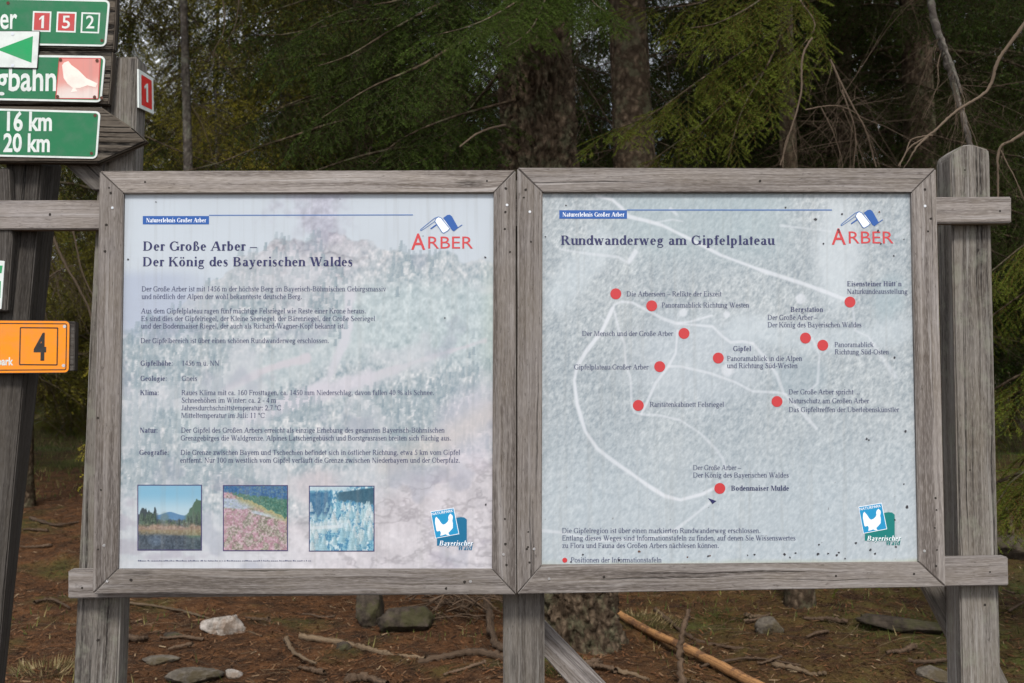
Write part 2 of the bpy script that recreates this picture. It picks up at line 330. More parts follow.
def picture(name, quad, n, colour, off, m, parent, thick=0):
    """quad = pixel corners TL TR BR BL; colour(PX, PY, U, V) gives sRGB 0-255 in pixel coordinates"""
    u = np.linspace(0, 1, n); U, V = np.meshgrid(u, u)
    c = [P(x, y, off) for x, y in quad]; q = np.array(c); U3 = U[..., None]; V3 = V[..., None]
    X = (q[0]*(1-U3)+q[1]*U3)*(1-V3)+(q[3]*(1-U3)+q[2]*U3)*V3
    k = np.array(quad, dtype=float); PX = ((k[0]*(1-U3)+k[1]*U3)*(1-V3)+(k[3]*(1-U3)+k[2]*U3)*V3)
    rgb = np.clip(colour(PX[..., 0], PX[..., 1], U, V), 0, 255)/255
    rgb = np.where(rgb <= .04045, rgb/12.92, ((rgb+.055)/1.055)**2.4)
    i = np.arange(n*n).reshape(n, n); Fc = np.stack([i[1:, :-1], i[1:, 1:], i[:-1, 1:], i[:-1, :-1]], -1).reshape(-1, 4)
    me = mesh_np(name, X.reshape(-1, 3), Fc, m)
    at_ = me.color_attributes.new(name='Col', type='FLOAT_COLOR', domain='POINT')
    at_.data.foreach_set('color', np.concatenate([rgb.reshape(-1, 3), np.ones((n*n, 1))], 1).astype(np.float32).ravel())
    return link(name, me, parent)
def print_mat(name, rough=.38, gain=1.0):
    m = mat(name, rough=rough, spec=.35); N = NT(m); a = N.n('ShaderNodeVertexColor', layer_name='Col').outputs[0]
    tc = N.n('ShaderNodeTexCoord').outputs['Object']
    d = N.noise(tc, 6, 5, .6); c = N.mix(N.ramp(d, [(.35, (.0,)*3), (.75, (.16,)*3)]), a, (.42, .44, .46)); c = N.mix(N.ramp(N.noise(N.mapping(tc, (60, 1, 2.2)), 1, 4, .6), [(.52, (0,)*3), (.72, (.22,)*3)]), c, (.34, .34, .32))
    c = N.mix(1.0, c, (gain,)*3, 'MULTIPLY')
    N.l(c, N.b.inputs['Base Color'])
    N.l(N.n('ShaderNodeBump', {'Height': N.noise(tc, 30, 3), 'Strength': .05, 'Distance': .002}).outputs[0], N.b.inputs['Normal'])
    return m
# ------------------------------------------------------------------ the two posters
M['print'] = print_mat('faded_print', gain=.74)
for k, c in dict(ink_navy=(40, 42, 88), ink_text=(70, 74, 106), ink_blue=(38, 96, 178), ink_line=(90, 128, 190), ink_white=(238, 242, 248), ink_red=(214, 62, 66), ink_logo_red=(222, 72, 76),
                 ink_cyan=(30, 160, 215), ink_teal=(14, 116, 160), ink_green=(10, 132, 128), ink_border=(70, 62, 112), ink_spot=(52, 50, 56), ink_rust=(96, 66, 52)).items():
    ink(k, c if k in ('ink_navy', 'ink_text', 'ink_spot', 'ink_rust') else tuple(v*.885 for v in c) if k != 'ink_white' else (234, 238, 244))
def left_art(X, Y, U, V):
    n1 = fbm(U*9, V*9, 1, 5); n2 = fbm(U*70, V*70, 5, 3, .7); n3 = fbm(U*22, V*22, 9, 4); n4 = fbm(U*130, V*90, 15, 2, .8)
    c = np.zeros(U.shape+(3,))+np.array((212, 221, 231.))
    ridge = .115+.10*np.abs(U-.52)*1.6+.05*(n1-.5)+.03*(n3-.5)+.16*ss(.42, .04, U)+.03*(n3-.5)
    land = ss(0, .012, V-ridge)
    forest = np.array((194, 203, 209.))+(n2[..., None]-.5)*np.array((84, 66, 56.))+(n4[..., None]-.5)*np.array((78, 64, 58))
    c = c*(1-land[..., None])+forest*land[..., None]
    c = mixc(c, (184, 194, 216), .7*ss(.30, .14, U+.12*(n1-.5))*ss(.20, .24, V)*ss(.42, .35, V))
    rock = ss(.30, .08, np.hypot((U-.50)*1.0, (V-.12)*1.15)+.16*(n3-.5)); rg_ = np.abs(fbm(U*15, V*19, 55, 4, .6)-.5); rc = np.array((214, 208, 217.))+(n3[..., None]-.5)*60+(n2[..., None]-.5)*50-(ss(.06, .0, rg_)*46)[..., None]
    rock = rock*land; c = c*(1-.65*rock[..., None])+rc*.65*rock[..., None]
    pk = ss(.10, .03, np.hypot((U-.515)*.8, (V-.065)*1.1)+.13*(n3-.5)+.05*(n1-.5)); c = mixc(c, (184, 180, 198), .6*pk); c = c+(pk*(n2-.5)*60)[..., None]
    mead = ss(.52, .66, U+.15*(n1-.5))*ss(.22, .28, V)*ss(.50, .40, V-.1*(U-.8)); c = mixc(c, (197, 212, 216), .7*mead)
    lb_ = ss(.70, .82, V+.35*(U-.75)+.12*(n1-.5))
    c = c+(mead*((n2-.5)*22+(n4-.5)*18))[..., None]
    m2 = ss(.08, .03, segdist(U, V, [(.20, .62), (.34, .50), (.50, .44), (.60, .40)])+.06*(n3-.5)); c = mixc(c, (204, 215, 219), .6*m2)
    for pts, w, col in (([(.61, .28), (.60, .40), (.57, .46), (.555, .50), (.48, .55)], .013, (218, 218, 227)), ([(.97, .40), (.80, .45), (.66, .50)], .008, (216, 214, 222)),
                        ([(.28, .53), (.40, .47), (.50, .445)], .010, (218, 213, 221)), ([(.66, .50), (.55, .53), (.45, .56), (.36, .60)], .022, (221, 218, 228))):
        c = mixc(c, col, .85*ss(w*1.5, w*.5, segdist(U, V, pts)+.02*(n3-.5)))
    rt = np.random.RandomState(17); N_ = U.shape[0]; wood_ = fbm(U*5, V*5, 63, 3); msk = np.zeros(U.shape); lit = np.zeros(U.shape)
    for _ in range(2600):
        tu, tv = rt.rand(), .12+.68*rt.rand(); iu, iv = int(tu*(N_-1)), int(tv*(N_-1))
        if land[iv, iu] < .9 or wood_[iv, iu] < .44 or (mead[iv, iu] > .5 and rt.rand() < .93) or lb_[iv, iu] > .6: continue
        hh = int(rt.uniform(7, 15)+16*max(0, tv-.45)); hw = hh*rt.uniform(.20, .30); a = rt.uniform(.25, .75)
        for dy in range(hh):
            yy = iv-hh+dy
            if yy < 0: continue
            ww = max(1, hw*(dy/hh)**.8*(.65+.5*((dy*7+iu) % 5)/4)); x0_, x1_ = int(max(0, iu-ww)), int(min(N_, iu+ww+1)); msk[yy, x0_:x1_] = np.maximum(msk[yy, x0_:x1_]*.6, a); lit[yy, x0_:max(x0_+1, int(iu-ww*.3))] = a
    cl_ = ss(.52, .66, fbm(U*6+9, V*9, 88, 4))*land; c = mixc(c, (212, 215, 222), .6*cl_); c = mixc(c, (136, 156, 168), .88*msk*(1-.5*cl_)); c = mixc(c, (206, 214, 214), .35*lit)
    lb = ss(.70, .82, V+.35*(U-.75)+.12*(n1-.5)); sn = np.array((222, 216, 222.))+(n3[..., None]-.5)*44+(n2[..., None]-.5)*34-(ss(.05, .0, np.abs(fbm(U*9, V*15, 58, 5, .6)-.5))*30)[..., None]
    c = c*(1-.9*lb[..., None])+sn*.9*lb[..., None]
    lb2 = ss(.76, .86, V-.25*U+.15*(n3-.5))*ss(.6, .3, U); c = mixc(c, (218, 222, 229), .75*lb2)
    c = mixc(c, (222, 206, 210), .5*ss(.10, .03, np.hypot((U-.53), (V-.78)*1.3)+.05*(n3-.5)))
    rr = .6*ss(.12, .05, np.hypot((U-.93), (V-.62)*.8)+.07*(n3-.5)); c = mixc(c, (222, 214, 228), .8*rr)
    c = mixc(c, (228, 216, 210), .5*ss(.06, .0, segdist(U, V, [(.72, .72), (.86, .66), (1, .58)])))
    dk = ss(.62, .72, fbm(U*7+3, V*16, 41, 4))*ss(.72, .8, V); c = mixc(c, (176, 170, 186), .45*dk)
    dp = ss(.64, .74, fbm(U*8, V*8, 77, 4))*land; c = mixc(c, (160, 166, 184), .35*dp)
    c = mixc(c, (206, 222, 206), .35*ss(.94, 1, U)*ss(.1, .3, V)*ss(.6, .4, V))
    c = mixc(c, (150, 110, 80), .7*ss(.992, .998, V+.008*(n3-.5))*ss(.6, .66, U)*ss(.9, .86, U))
    return c
def right_art(X, Y, U, V):
    n1 = fbm(U*6, V*6, 101, 5); n3 = fbm(U*20, V*20, 109, 4); n2 = fbm((U+V*.5)*150, (V-U*.4)*95, 115, 3, .8)
    c = np.zeros(U.shape+(3,))+np.array((188, 197, 203.)); c = c+(n1[..., None]-.5)*np.array((26, 22, 18))+(n2[..., None]-.5)*np.array((92, 84, 76))
    c = mixc(c, (208, 220, 229), .5*ss(.5, .9, V)); c = mixc(c, (184, 202, 208), .5*ss(.25, .1, V+.1*(n1-.5))*ss(.1, .3, U)*ss(.72, .6, U))
    c = mixc(c, (222, 230, 236), .75*ss(34, 12, np.hypot((X-838)*1.0, (Y-250)*.42)+10*(n3-.5)))
    c = mixc(c, (176, 194, 202), .55*ss(26, 10, np.hypot(X-885, (Y-300)*.8)+16*(n3-.5)))
    c = mixc(c, (174, 190, 200), .4*ss(40, 15, np.hypot(X-800, (Y-380)*1.2)+20*(n3-.5)))
    c = mixc(c, (214, 223, 232), .5*ss(70, 25, np.hypot((X-700)*.7, (Y-360))+20*(n3-.5)))
    c = mixc(c, (218, 228, 235), .55*ss(22, 6, segdist(X, Y, [(575, 270), (560, 300), (600, 245)])+12*(n3-.5)))
    c = mixc(c, (216, 226, 233), .55*ss(20, 6, segdist(X, Y, [(740, 330), (830, 345), (905, 330)])+14*(n3-.5)))
    W = (236, 240, 247); rd = lambda pts, w, f: ss(w*.95, w*.2, segdist(X, Y, pts)+1.6*(n3-.5)+.8*(n2-.5))*f*(.96 if w > 2.8 else .86)*(.8+.4*n1)
    for pts, w, f in (
        ([(612, 310), (602, 332), (586, 353), (577, 368), (574, 382), (577, 406), (585, 433), (597, 450), (608, 459), (631, 475), (648, 487), (664, 497), (680, 501), (702, 495), (714, 489)], 3.0, .95),
        ([(607, 322), (614, 306), (621, 303), (632, 304), (651, 314), (662, 320), (676, 325), (690, 323), (711, 317)], 2.4, .85), ([(676, 325), (712, 328), (722, 338), (730, 344), (742, 343), (752, 345)], 2.2, .8),
        ([(596, 196), (612, 200), (621, 208), (628, 217), (645, 221), (662, 226), (690, 240), (720, 256), (760, 271), (800, 284), (830, 295), (845, 301)], 2.9, .9),
        ([(560, 250), (583, 254), (600, 256), (618, 258), (628, 264)], 2.2, .55), ([(629, 262), (635, 253)], 4, .8), ([(656, 223), (672, 220), (682, 222)], 1.8, .6), ([(670, 209), (676, 215)], 2.2, .7),
        ([(614, 313), (618, 330), (624, 345), (625, 365), (630, 380), (631, 405), (634, 414), (641, 416)], 1.9, .7), ([(677, 332), (675, 355), (668, 368), (655, 385), (646, 405), (641, 415)], 2.1, .8),
        ([(668, 368), (680, 368), (710, 375), (735, 384), (752, 393), (778, 394), (786, 396)], 2.1, .75), ([(641, 416), (660, 417), (680, 422), (700, 435), (715, 450), (722, 460), (726, 475)], 1.9, .6),
        ([(752, 345), (765, 360), (776, 376), (783, 395), (800, 412), (816, 430)], 2.8, .75), ([(812, 340), (819, 357), (817, 385), (808, 393)], 2.2, .6), ([(540, 531), (560, 533), (600, 541), (640, 540), (670, 534), (690, 519), (710, 503)], 2.3, .7),
        ([(852, 302), (855, 332), (868, 338), (873, 346)], 2.2, .6), ([(873, 346), (884, 362), (895, 378)], 4, .5), ([(780, 226), (830, 232)], 1.6, .5), ([(600, 318), (606, 324)], 1.5, .5), ([(895, 238), (912, 228)], 2.5, .5)):
        c = mixc(c, W, rd(pts, w, f))
    for x, y, r in ((683, 314, 5), (726, 316, 4.5), (727, 372, 7), (800, 300, 6)): c = mixc(c, W, .75*ss(r*1.1, r*.6, np.hypot(X-x, Y-y)+2*(n3-.5)))
    b = V+.012*(n3-.5); c = mixc(c, (176, 176, 140), .7*ss(.975, .995, b)*(.3+.7*U)); c = mixc(c, (120, 96, 70), .8*ss(.990, .997, b))
    c = mixc(c, (184, 180, 150), .5*ss(.985, .998, U)*ss(.1, .4, V))
    sp = fbm(U*160, V*160, 201, 2); c = mixc(c, (90, 84, 84), .7*ss(.90, .94, sp)*ss(.55, .95, V))
    return c
def p_bog(X, Y, U, V):
    n = fbm(U*14, V*14, 301, 4); n2 = fbm(U*40, V*40, 305, 3); n5 = fbm(U*26, V*5, 311, 3)
    c = np.zeros(U.shape+(3,)); c[:] = np.array((130, 190, 222.)); c = mixc(c, (190, 220, 235), ss(.1, .42, V))
    hill = .47-.06*np.exp(-((U-.5)/.14)**2)-.01*n; c = mixc(c, (82, 132, 178), ss(0, .01, V-hill)); c = mixc(c, (50, 66, 80), ss(0, .03, V-.52-.04*(n5-.5)))
    tl = ss(0, .02, V-(.34+.45*np.abs(U-.17)+.25*(n5-.5))); c = mixc(c, (38, 52, 58), tl*ss(.34, .26, U))
    tr = ss(0, .02, V-(.20+1.4*np.maximum(0, .93-U)+.12*(n-.5))); c = mixc(c, (62, 96, 72), tr*ss(.70, .82, U))
    c = spires(c, 60, 7, .60, .68, .10, .24, [(44, 62, 56), (58, 82, 64), (66, 92, 66)], lambda u, v: u < .30 or u > .78, .2); c = spires(c, 50, 8, .60, .68, .05, .10, [(60, 74, 66), (84, 104, 80)], lambda u, v: True, .35); c = mixc(c, (88, 110, 92), .5*ss(.05, .0, np.hypot(U-.42, (V-.55)*.6)-.05))
    c = mixc(c, (180, 142, 118), .8*ss(.58, .66, V+.10*(n-.5))*ss(.76, .68, V+.08*(n2-.5))); c = mixc(c, (146, 126, 88), .8* ss(.69, .72, V+.03*n2)*ss(.80, .76, V))
    c = mixc(c, (46, 60, 76), .85*ss(.70, .80, V+.10*(n-.5)-.06*U)); c = mixc(c, (96, 120, 150), .5*ss(.14, .02, np.hypot((U-.28)*.8, V-.85)+.08*(n-.5))); return c+((n2-.5)*80+(n5-.5)*36)[..., None]*ss(.45, .6, V)[..., None]
def p_heath(X, Y, U, V):
    n = fbm(U*12, V*12, 401, 4); n2 = fbm(U*36, V*36, 405, 3, .7)
    c = np.zeros(U.shape+(3,)); c[:] = np.array((190, 142, 156.)); c = mixc(c, (156, 158, 134), ss(.42, .66, n)*.8); c = mixc(c, (214, 178, 194), .6*ss(.45, .7, n2)); c = mixc(c, (120, 104, 96), .5*ss(.5, .35, n2)*ss(.45, .55, n))
    c = mixc(c, (184, 196, 218), ss(.03, 0, np.abs(V-.26-.1*U)-.06+.3*np.maximum(0, U-.3))); c = mixc(c, (196, 206, 222), ss(.02, 0, np.abs(V-.30-.22*U)-.015)*ss(.4, .5, U))
    top = .08+.40*U**1.2+.04*(n-.5); c = mixc(c, (168, 160, 104), ss(.14, .0, V-top-.02)*ss(.15, .3, U)); tr = ss(0, -.02, V-top-.10*fbm(U*20, V*2, 9, 2)+.03); c = mixc(c, (52, 110, 92), tr*ss(.05, .2, U))
    c = mixc(c, (34, 92, 150), ss(0, -.02, V-.10-.12*U-.07*(n2-.5))); c = mixc(c, (150, 168, 130), .35*ss(.5, .7, fbm(U*50, V*50, 419, 2))); return c+((n2-.5)*84)[..., None]
def p_frost(X, Y, U, V):
    n = fbm(U*18, V*9, 501, 4); n2 = fbm(U*34, V*22, 505, 3, .7); c = np.zeros(U.shape+(3,)); c[:] = np.array((120, 182, 206.))
    c = mixc(c, (214, 236, 242), ss(.45, .62, n)); c = mixc(c, (44, 126, 176), ss(.52, .40, n2)*.8)
    c = mixc(c, (38, 96, 140), ss(.34, .26, U+.2*(n-.5))*ss(.5, .4, V)*ss(.05, .12, V)*.8); sky = ss(0, -.03, V-.08-.30*np.maximum(0, U-.5)-.07*(n-.5)); c = mixc(c, (200, 224, 234), sky*ss(.75, .5, U))
    c = mixc(c, (40, 88, 112), ss(.0, .03, V-.14+.14*U)*ss(.0, -.04, V-.18-.14*(n2-.5)-.12*U)*ss(.36, .5, U)); c = mixc(c, (222, 236, 244), ss(.10, .04, np.abs(V-.64+.1*U))*ss(.75, .5, U)*.8)
    c = spires(c, 120, 6, .25, 1.05, .09, .20, [(176, 214, 226), (206, 230, 236), (150, 198, 216), (226, 238, 242)], lambda u, v: v > .30+.25*max(0, .35-u) and not (.58 < v < .68 and u < .6), .30); c = mixc(c, (230, 240, 246), ss(.035, .015, np.abs(V-.64+.06*U-.02*n))*ss(.6, .4, U)*.85); return c+((n2-.5)*36)[..., None]
def spires(c, n, seed, v0, v1, h0, h1, cols, ok=lambda u, v: True, wr=.16):
    r_ = np.random.RandomState(seed); N_ = c.shape[0]
    for tv in np.sort(r_.uniform(v0, v1, n)):
        tu = r_.rand()
        if not ok(tu, tv): continue
        iu, iv = int(tu*(N_-1)), int(tv*(N_-1)); hh = int(N_*r_.uniform(h0, h1)*(.5+.8*tv)); col = np.array(cols[r_.randint(len(cols))], float)
        for dy in range(hh):
            yy = iv-hh+dy
            if not 0 <= yy < N_: continue
            ww = max(.6, hh*wr*(dy/hh)**.7*(.6+.6*r_.rand())); a_, b_ = int(max(0, iu-ww)), int(min(N_, iu+ww+1))
            if b_ > a_: c[yy, a_:b_] = c[yy, a_:b_]*.25+(col+np.linspace(14, -34, b_-a_)[:, None]+r_.uniform(-14, 14))*.75
    return c
def bezel(name, xa, ya, xb, yb, w, m, parent, off):
    for p, q, r, s in (((xa-w, ya-w), (xb+w, ya-w), (xb+w, ya), (xa-w, ya)), ((xa-w, yb), (xb+w, yb), (xb+w, yb+w), (xa-w, yb+w)), ((xa-w, ya), (xa, ya), (xa, yb), (xa-w, yb)), ((xb, ya), (xb+w, ya), (xb+w, yb), (xb, yb))):
        yield [P(*k, off) for k in (s, r, q, p)]
def arber_logo(ox, oy, poster):
    Z = lambda x, y: (370+x/7.59+ox, 190+y/7.59+oy)
    lg = sans('A', *[Z(312, 0)[0], Z(420, 0)[0]], Z(0, 452)[1], 15.8, M['ink_logo_red'], poster, bold=.01, name='logo_lettering'); sans('RBER', Z(442, 0)[0], Z(782, 0)[0], Z(0, 444)[1], 12.0, M['ink_logo_red'], poster, bold=-.0, name='logo_lettering')
    W_ = [(492, 238), (503, 214), (520, 204), (540, 212), (605, 292), (592, 308), (560, 327), (548, 322)]
    flat('logo_roof', [Z(*p) for p in [(555, 212), (585, 190), (605, 187), (622, 200), (668, 283), (655, 300), (634, 312), (622, 305)]], M['ink_blue'], poster, .0119)
    flat('logo_roof', [Z(*p) for p in W_], M['ink_white'], poster, .0118)
    stroke('logo_outline', [Z(*p) for p in W_+W_[:1]], .75, M['ink_line'], poster, .0117)
    stroke('logo_outline', [Z(*p) for p in [(400, 300), (385, 310), (383, 300), (490, 214), (520, 202)]], .7, M['ink_line'], poster, .0117); stroke('logo_outline', [Z(*p) for p in [(400, 302), (492, 238)]], .6, M['ink_line'], poster, .0117)
    stroke('logo_outline', [Z(*p) for p in [(562, 228), (608, 292)]], .7, M['ink_white'], poster, .0117); stroke('logo_outline', [Z(*p) for p in [(634, 312), (668, 285), (700, 264)]], .8, M['ink_blue'], poster, .0116); stroke('logo_outline', [Z(*p) for p in [(460, 295), (507, 262)]], 1.3, M['ink_blue'], poster, .0117)
def park_logo(ox, oy, poster, back):
    Z = lambda x, y: (415+x/11.39+ox, 500+y/11.39+oy)
    arc = [(590, 520), (250, 520), (250, 330), (455, 215), (480, 200), (520, 194), (560, 198), (590, 222)]
    flat('emblem_back', [Z(*p) for p in arc], back, poster, .0120)
    flat('emblem_card', [Z(*p) for p in [(176, 132), (443, 87), (504, 388), (232, 439)]], M['ink_white'], poster, .0119)
    flat('emblem_card', [Z(*p) for p in [(182, 138), (438, 95), (496, 382), (237, 432)]], M['ink_cyan'], poster, .01185)
    B = [(243, 190), (230, 210), (228, 260), (245, 350), (255, 358), (285, 350), (295, 375), (288, 408), (320, 400), (345, 390), (370, 400), (395, 402), (380, 375), (400, 355), (430, 320), (432, 270), (425, 235), (432, 200), (428, 178), (405, 155), (385, 175), (378, 200), (382, 225), (370, 250), (345, 272), (320, 280), (300, 265), (275, 225)]
    q = [P(*Z(*p), .0117) for p in B]; bm = bmesh.new(); f = bm.faces.new([bm.verts.new(p) for p in q]); f.normal_update(); bmesh.ops.triangulate(bm, faces=[f]); me = bpy.data.meshes.new('emblem_bird'); bm.to_mesh(me); bm.free(); me.materials.append(M['ink_white']); link('emblem_bird', me, poster)
    sans('NATURPARK', *[Z(192, 0)[0], Z(436, 0)[0]], Z(0, 176)[1], 2.6, M['ink_white'], poster, .0116, .01, y1=Z(0, 135)[1], name='emblem_lettering')
    for o_, m_, k in ((5, back, .0117), (0, M['ink_white'], .0115)):
        serif('Bayerischer', Z(272+o_, 0)[0], Z(652+o_, 0)[0], Z(0, 520+o_)[1], 5.0, m_, poster, k, 1, 'emblem_lettering', shear=.25)
    serif('Wald', Z(480, 0)[0], Z(645, 0)[0], Z(0, 570)[1], 4.6, back, poster, .0116, 1, 'emblem_lettering', shear=.25)
def frame(board, outer, inner, miter_gap=.5):
    (a, b, c, d), (e, f, g, h) = outer, inner; k = miter_gap
    T = -NB*.034
    prism('frame_rail', [P(a[0]+k, a[1]), P(b[0]-k, b[1]), P(f[0]-k*.3, f[1]), P(e[0]+k*.3, e[1])], T, M['frame'], board)
    prism('frame_rail', [P(h[0]+k*.3, h[1]), P(g[0]-k*.3, g[1]), P(c[0]-k, c[1]), P(d[0]+k, d[1])], T, M['frame'], board)
    prism('frame_stile', [P(a[0], a[1]+k), P(e[0], e[1]+k*.3), P(h[0], h[1]-k*.3), P(d[0], d[1]-k)], T, M['frame'], board)
    prism('frame_stile', [P(f[0], f[1]+k*.3), P(b[0], b[1]+k), P(c[0], c[1]-k), P(g[0], g[1]-k*.3)], T, M['frame'], board)
def screws(board, bright, holes, off=-.0004):
    for x, y in bright:
        c = P(x, y, off); bm = bmesh.new(); bmesh.ops.create_cone(bm, cap_ends=True, segments=14, radius1=.0042, radius2=.0034, depth=.002, matrix=Matrix.Translation(c) @ Matrix.Rotation(math.pi/2, 4, 'X'))
        bmesh.ops.create_cube(bm, size=1, matrix=Matrix.Translation(c+NB*.0012) @ Matrix.Rotation(random.random()*3, 4, 'Y') @ Matrix.Diagonal((.005, .0006, .0009, 1)))
        me = bpy.data.meshes.new('screw'); bm.to_mesh(me); bm.free(); me.materials.append(M['screw']); link('screw', me, board)
    for x, y in holes:
        r = random.uniform(.0026, .0042); pts = [P(x, y, off)+UB*(r*random.uniform(.75, 1.2)*math.cos(i*math.pi/5))+ZB*(r*random.uniform(.75, 1.2)*math.sin(i*math.pi/5)) for i in range(10)]
        link('nail_hole', poly_mesh('nail_hole', [pts], M['hole']), board)
def spots(poster, pts, m='ink_spot'):
    for x, y, r in pts:
        link('dirt_spot', poly_mesh('dirt_spot', [[P(x, y, .0113)+UB*(r/375*random.uniform(.5, 1.2)*math.cos(i*math.pi/4))+ZB*(r/375*random.uniform(.5, 1.2)*math.sin(i*math.pi/4)) for i in range(8)]], M[m]), poster)
PO = .0125
# left board
BL = empty('information_board', P(305, 594, .02), 'left of the two framed boards, with mountain text and three small photographs', 'information board', 'framed information boards on the wooden stand')
frame(BL, [(99.5, 171), (515.6, 170), (516, 594.6), (92.3, 594.2)], [(123.3, 193.2), (493.7, 192.6), (492, 569.3), (117.6, 569.2)])
prism('back_board', [P(118, 188, .017), P(498, 188, .017), P(498, 574, .017), P(113, 574, .017)], -NB*.014, M['darkwood'], BL, 0)
pl = picture('poster', [(120, 189, ), (497, 188.5), (496, 573), (114, 573)], 430, left_art, PO, M['print'], BL)
flat('header_box', [(142.8, 216), (209, 216), (209, 224.3), (142.8, 224.3)], M['ink_blue'], pl); flat('header_line', [(209, 214.8), (413, 214.4), (413, 215.4), (209, 215.8)], M['ink_line'], pl)
serif('Naturerlebnis Großer Arber', 146, 206, 222.3, 4.3, M['ink_white'], pl, bold=1)
NV, TX = M['ink_navy'], M['ink_text']
serif('Der Große Arber –', 142.5, 257, 250.6, 9.2, NV, pl, bold=1, name='title_line'); serif('Der König des Bayerischen Waldes', 142.2, 353, 266.2, 9.2, NV, pl, bold=1, name='title_line')
for t, a, b, y in (('Der Große Arber ist mit 1456 m der höchste Berg im Bayerisch-Böhmischen Gebirgsmassiv', 141.5, 386, 291.3), ('und nördlich der Alpen der wohl bekannteste deutsche Berg.', 141.5, 302, 298.9),
    ('Aus dem Gipfelplateau ragen fünf mächtige Felsriegel wie Reste einer Krone heraus.', 141, 366, 313.3), ('Es sind dies der Gipfelriegel, der Kleine Seeriegel, der Bärenriegel, der Große Seeriegel', 141, 375, 320.9),
    ('und der Bodenmaiser Riegel, der auch als Richard-Wagner-Kopf bekannt ist.', 141, 345, 328.4), ('Der Gipfelbereich ist über einen schönen Rundwanderweg erschlossen.', 140.5, 329, 343),
    ('1456 m ü. NN', 181.5, 219, 365.6), ('Gneis', 181.5, 197, 380.8), ('Raues Klima mit ca. 160 Frosttagen, ca. 1450 mm Niederschlag, davon fallen 40 % als Schnee.', 181.3, 434, 395), ('Schneehöhen im Winter: ca. 2 - 4 m', 181.3, 276, 402.6),
    ('Jahresdurchschnittstemperatur: 2,7 °C', 181.3, 281, 410.2), ('Mitteltemperatur im Juli: 11 °C', 181, 264.5, 417.8), ('Der Gipfel des Großen Arbers erreicht als einzige Erhebung des gesamten Bayerisch-Böhmischen', 181, 444.5, 432.6),
    ('Grenzgebirges die Waldgrenze. Alpines Latschengebüsch und Borstgrasrasen breiten sich flächig aus.', 180.5, 451, 440.4), ('Die Grenze zwischen Bayern und Tschechien befindet sich in östlicher Richtung, etwa 5 km vom Gipfel', 180.5, 460, 454.8),
    ('entfernt. Nur 100 m westlich vom Gipfel verläuft die Grenze zwischen Niederbayern und der Oberpfalz.', 180, 460, 462.6)):
    serif(t, a, b, y, 5.0, TX, pl)
for t, a, b, y in (('Gipfelhöhe:', 140.3, 173, 365.6), ('Geologie:', 140.2, 167, 380.8), ('Klima:', 140, 159, 395), ('Natur:', 139.5, 158, 432.6), ('Geografie:', 139, 169, 454.8)): serif(t, a, b, y, 5.0, TX, pl, bold=1)
for nm, xa, ya, xb, yb, fn in (('bog', 138.3, 485.6, 201, 549.6, p_bog), ('heath', 223.8, 486, 287, 550.2, p_heath), ('frost', 309.8, 486.6, 373.6, 550.6, p_frost)):
    ph = picture('photo_print', [(xa, ya), (xb, ya), (xb, yb), (xa, yb)], 150, lambda *k, fn=fn: fn(*k)*.86+np.array((196, 206, 214.))*.13, .0119, M['print'], pl)
    link('photo_border', poly_mesh('photo_border', list(bezel('b', xa, ya, xb, yb, .9, None, None, .0117)), M['ink_border']), pl)
random.seed(5); x = 138.; fp = []
while x < 312:
    w = random.uniform(.5, 1.7); h = random.choice((.7, .7, 1.2)); fp.append([P(x, 561.3, .0118), P(x+w, 561.3, .0118), P(x+w, 561.3-h, .0118), P(x, 561.3-h, .0118)]); x += w+random.choice((.3, .35, .4, 1.3))
link('footer_line', poly_mesh('footer_line', fp, TX), pl)
arber_logo(0, 0, pl); park_logo(0, 0, pl, M['ink_teal'])
screws(BL, [(112.4, 207.8), (507, 205), (104, 545.5), (503.5, 554.5), (470.5, 581.5), (107, 581.5)], [(109, 187.7), (110.8, 193), (106.2, 225), (105, 251.3), (505.8, 188.5), (505.3, 212), (504.8, 229), (510, 252), (505, 519), (505.3, 544), (506.5, 565), (464.5, 582), (446, 588.5), (131, 580), (98, 549.5), (98, 418), (145, 182), (487, 181), (92.9+8, 490)])
spots(pl, [(128, 259.4, 1.1), (485.3, 257.4, 1.2), (485.7, 504.5, 1.2), (156, 202, .7), (445, 318, 1.0), (423, 236, .7), (340, 199, .6)])
# right board
BR = empty('information_board', P(730, 590, .02), 'right of the two framed boards, with a pale trail map dotted in red', 'information board', 'framed information boards on the wooden stand')
frame(BR, [(517.3, 167.6), (936, 168.3), (945.8, 586.9), (517, 594)], [(542.6, 192.3), (911.7, 192.4), (919.3, 562.3), (541.8, 565.2)])
prism('back_board', [P(537, 188, .017), P(917, 188, .017), P(926, 568, .017), P(537, 570, .017)], -NB*.014, M['darkwood'], BR, 0)
pr = picture('poster', [(539, 188.5), (915, 188.5), (923, 566), (538, 569)], 430, right_art, PO, M['print'], BR)
flat('header_box', [(559.3, 210.2), (627, 210.2), (627, 218.7), (559.3, 218.7)], M['ink_blue'], pr); flat('header_line', [(627, 209.4), (832, 209.4), (832, 210.6), (627, 210.6)], M['ink_line'], pr)
serif('Naturerlebnis Großer Arber', 562.4, 624.3, 216.6, 4.3, M['ink_white'], pr, bold=1); serif('Rundwanderweg am Gipfelplateau', 560.5, 774.5, 244.8, 9.3, NV, pr, bold=1, name='title_line')
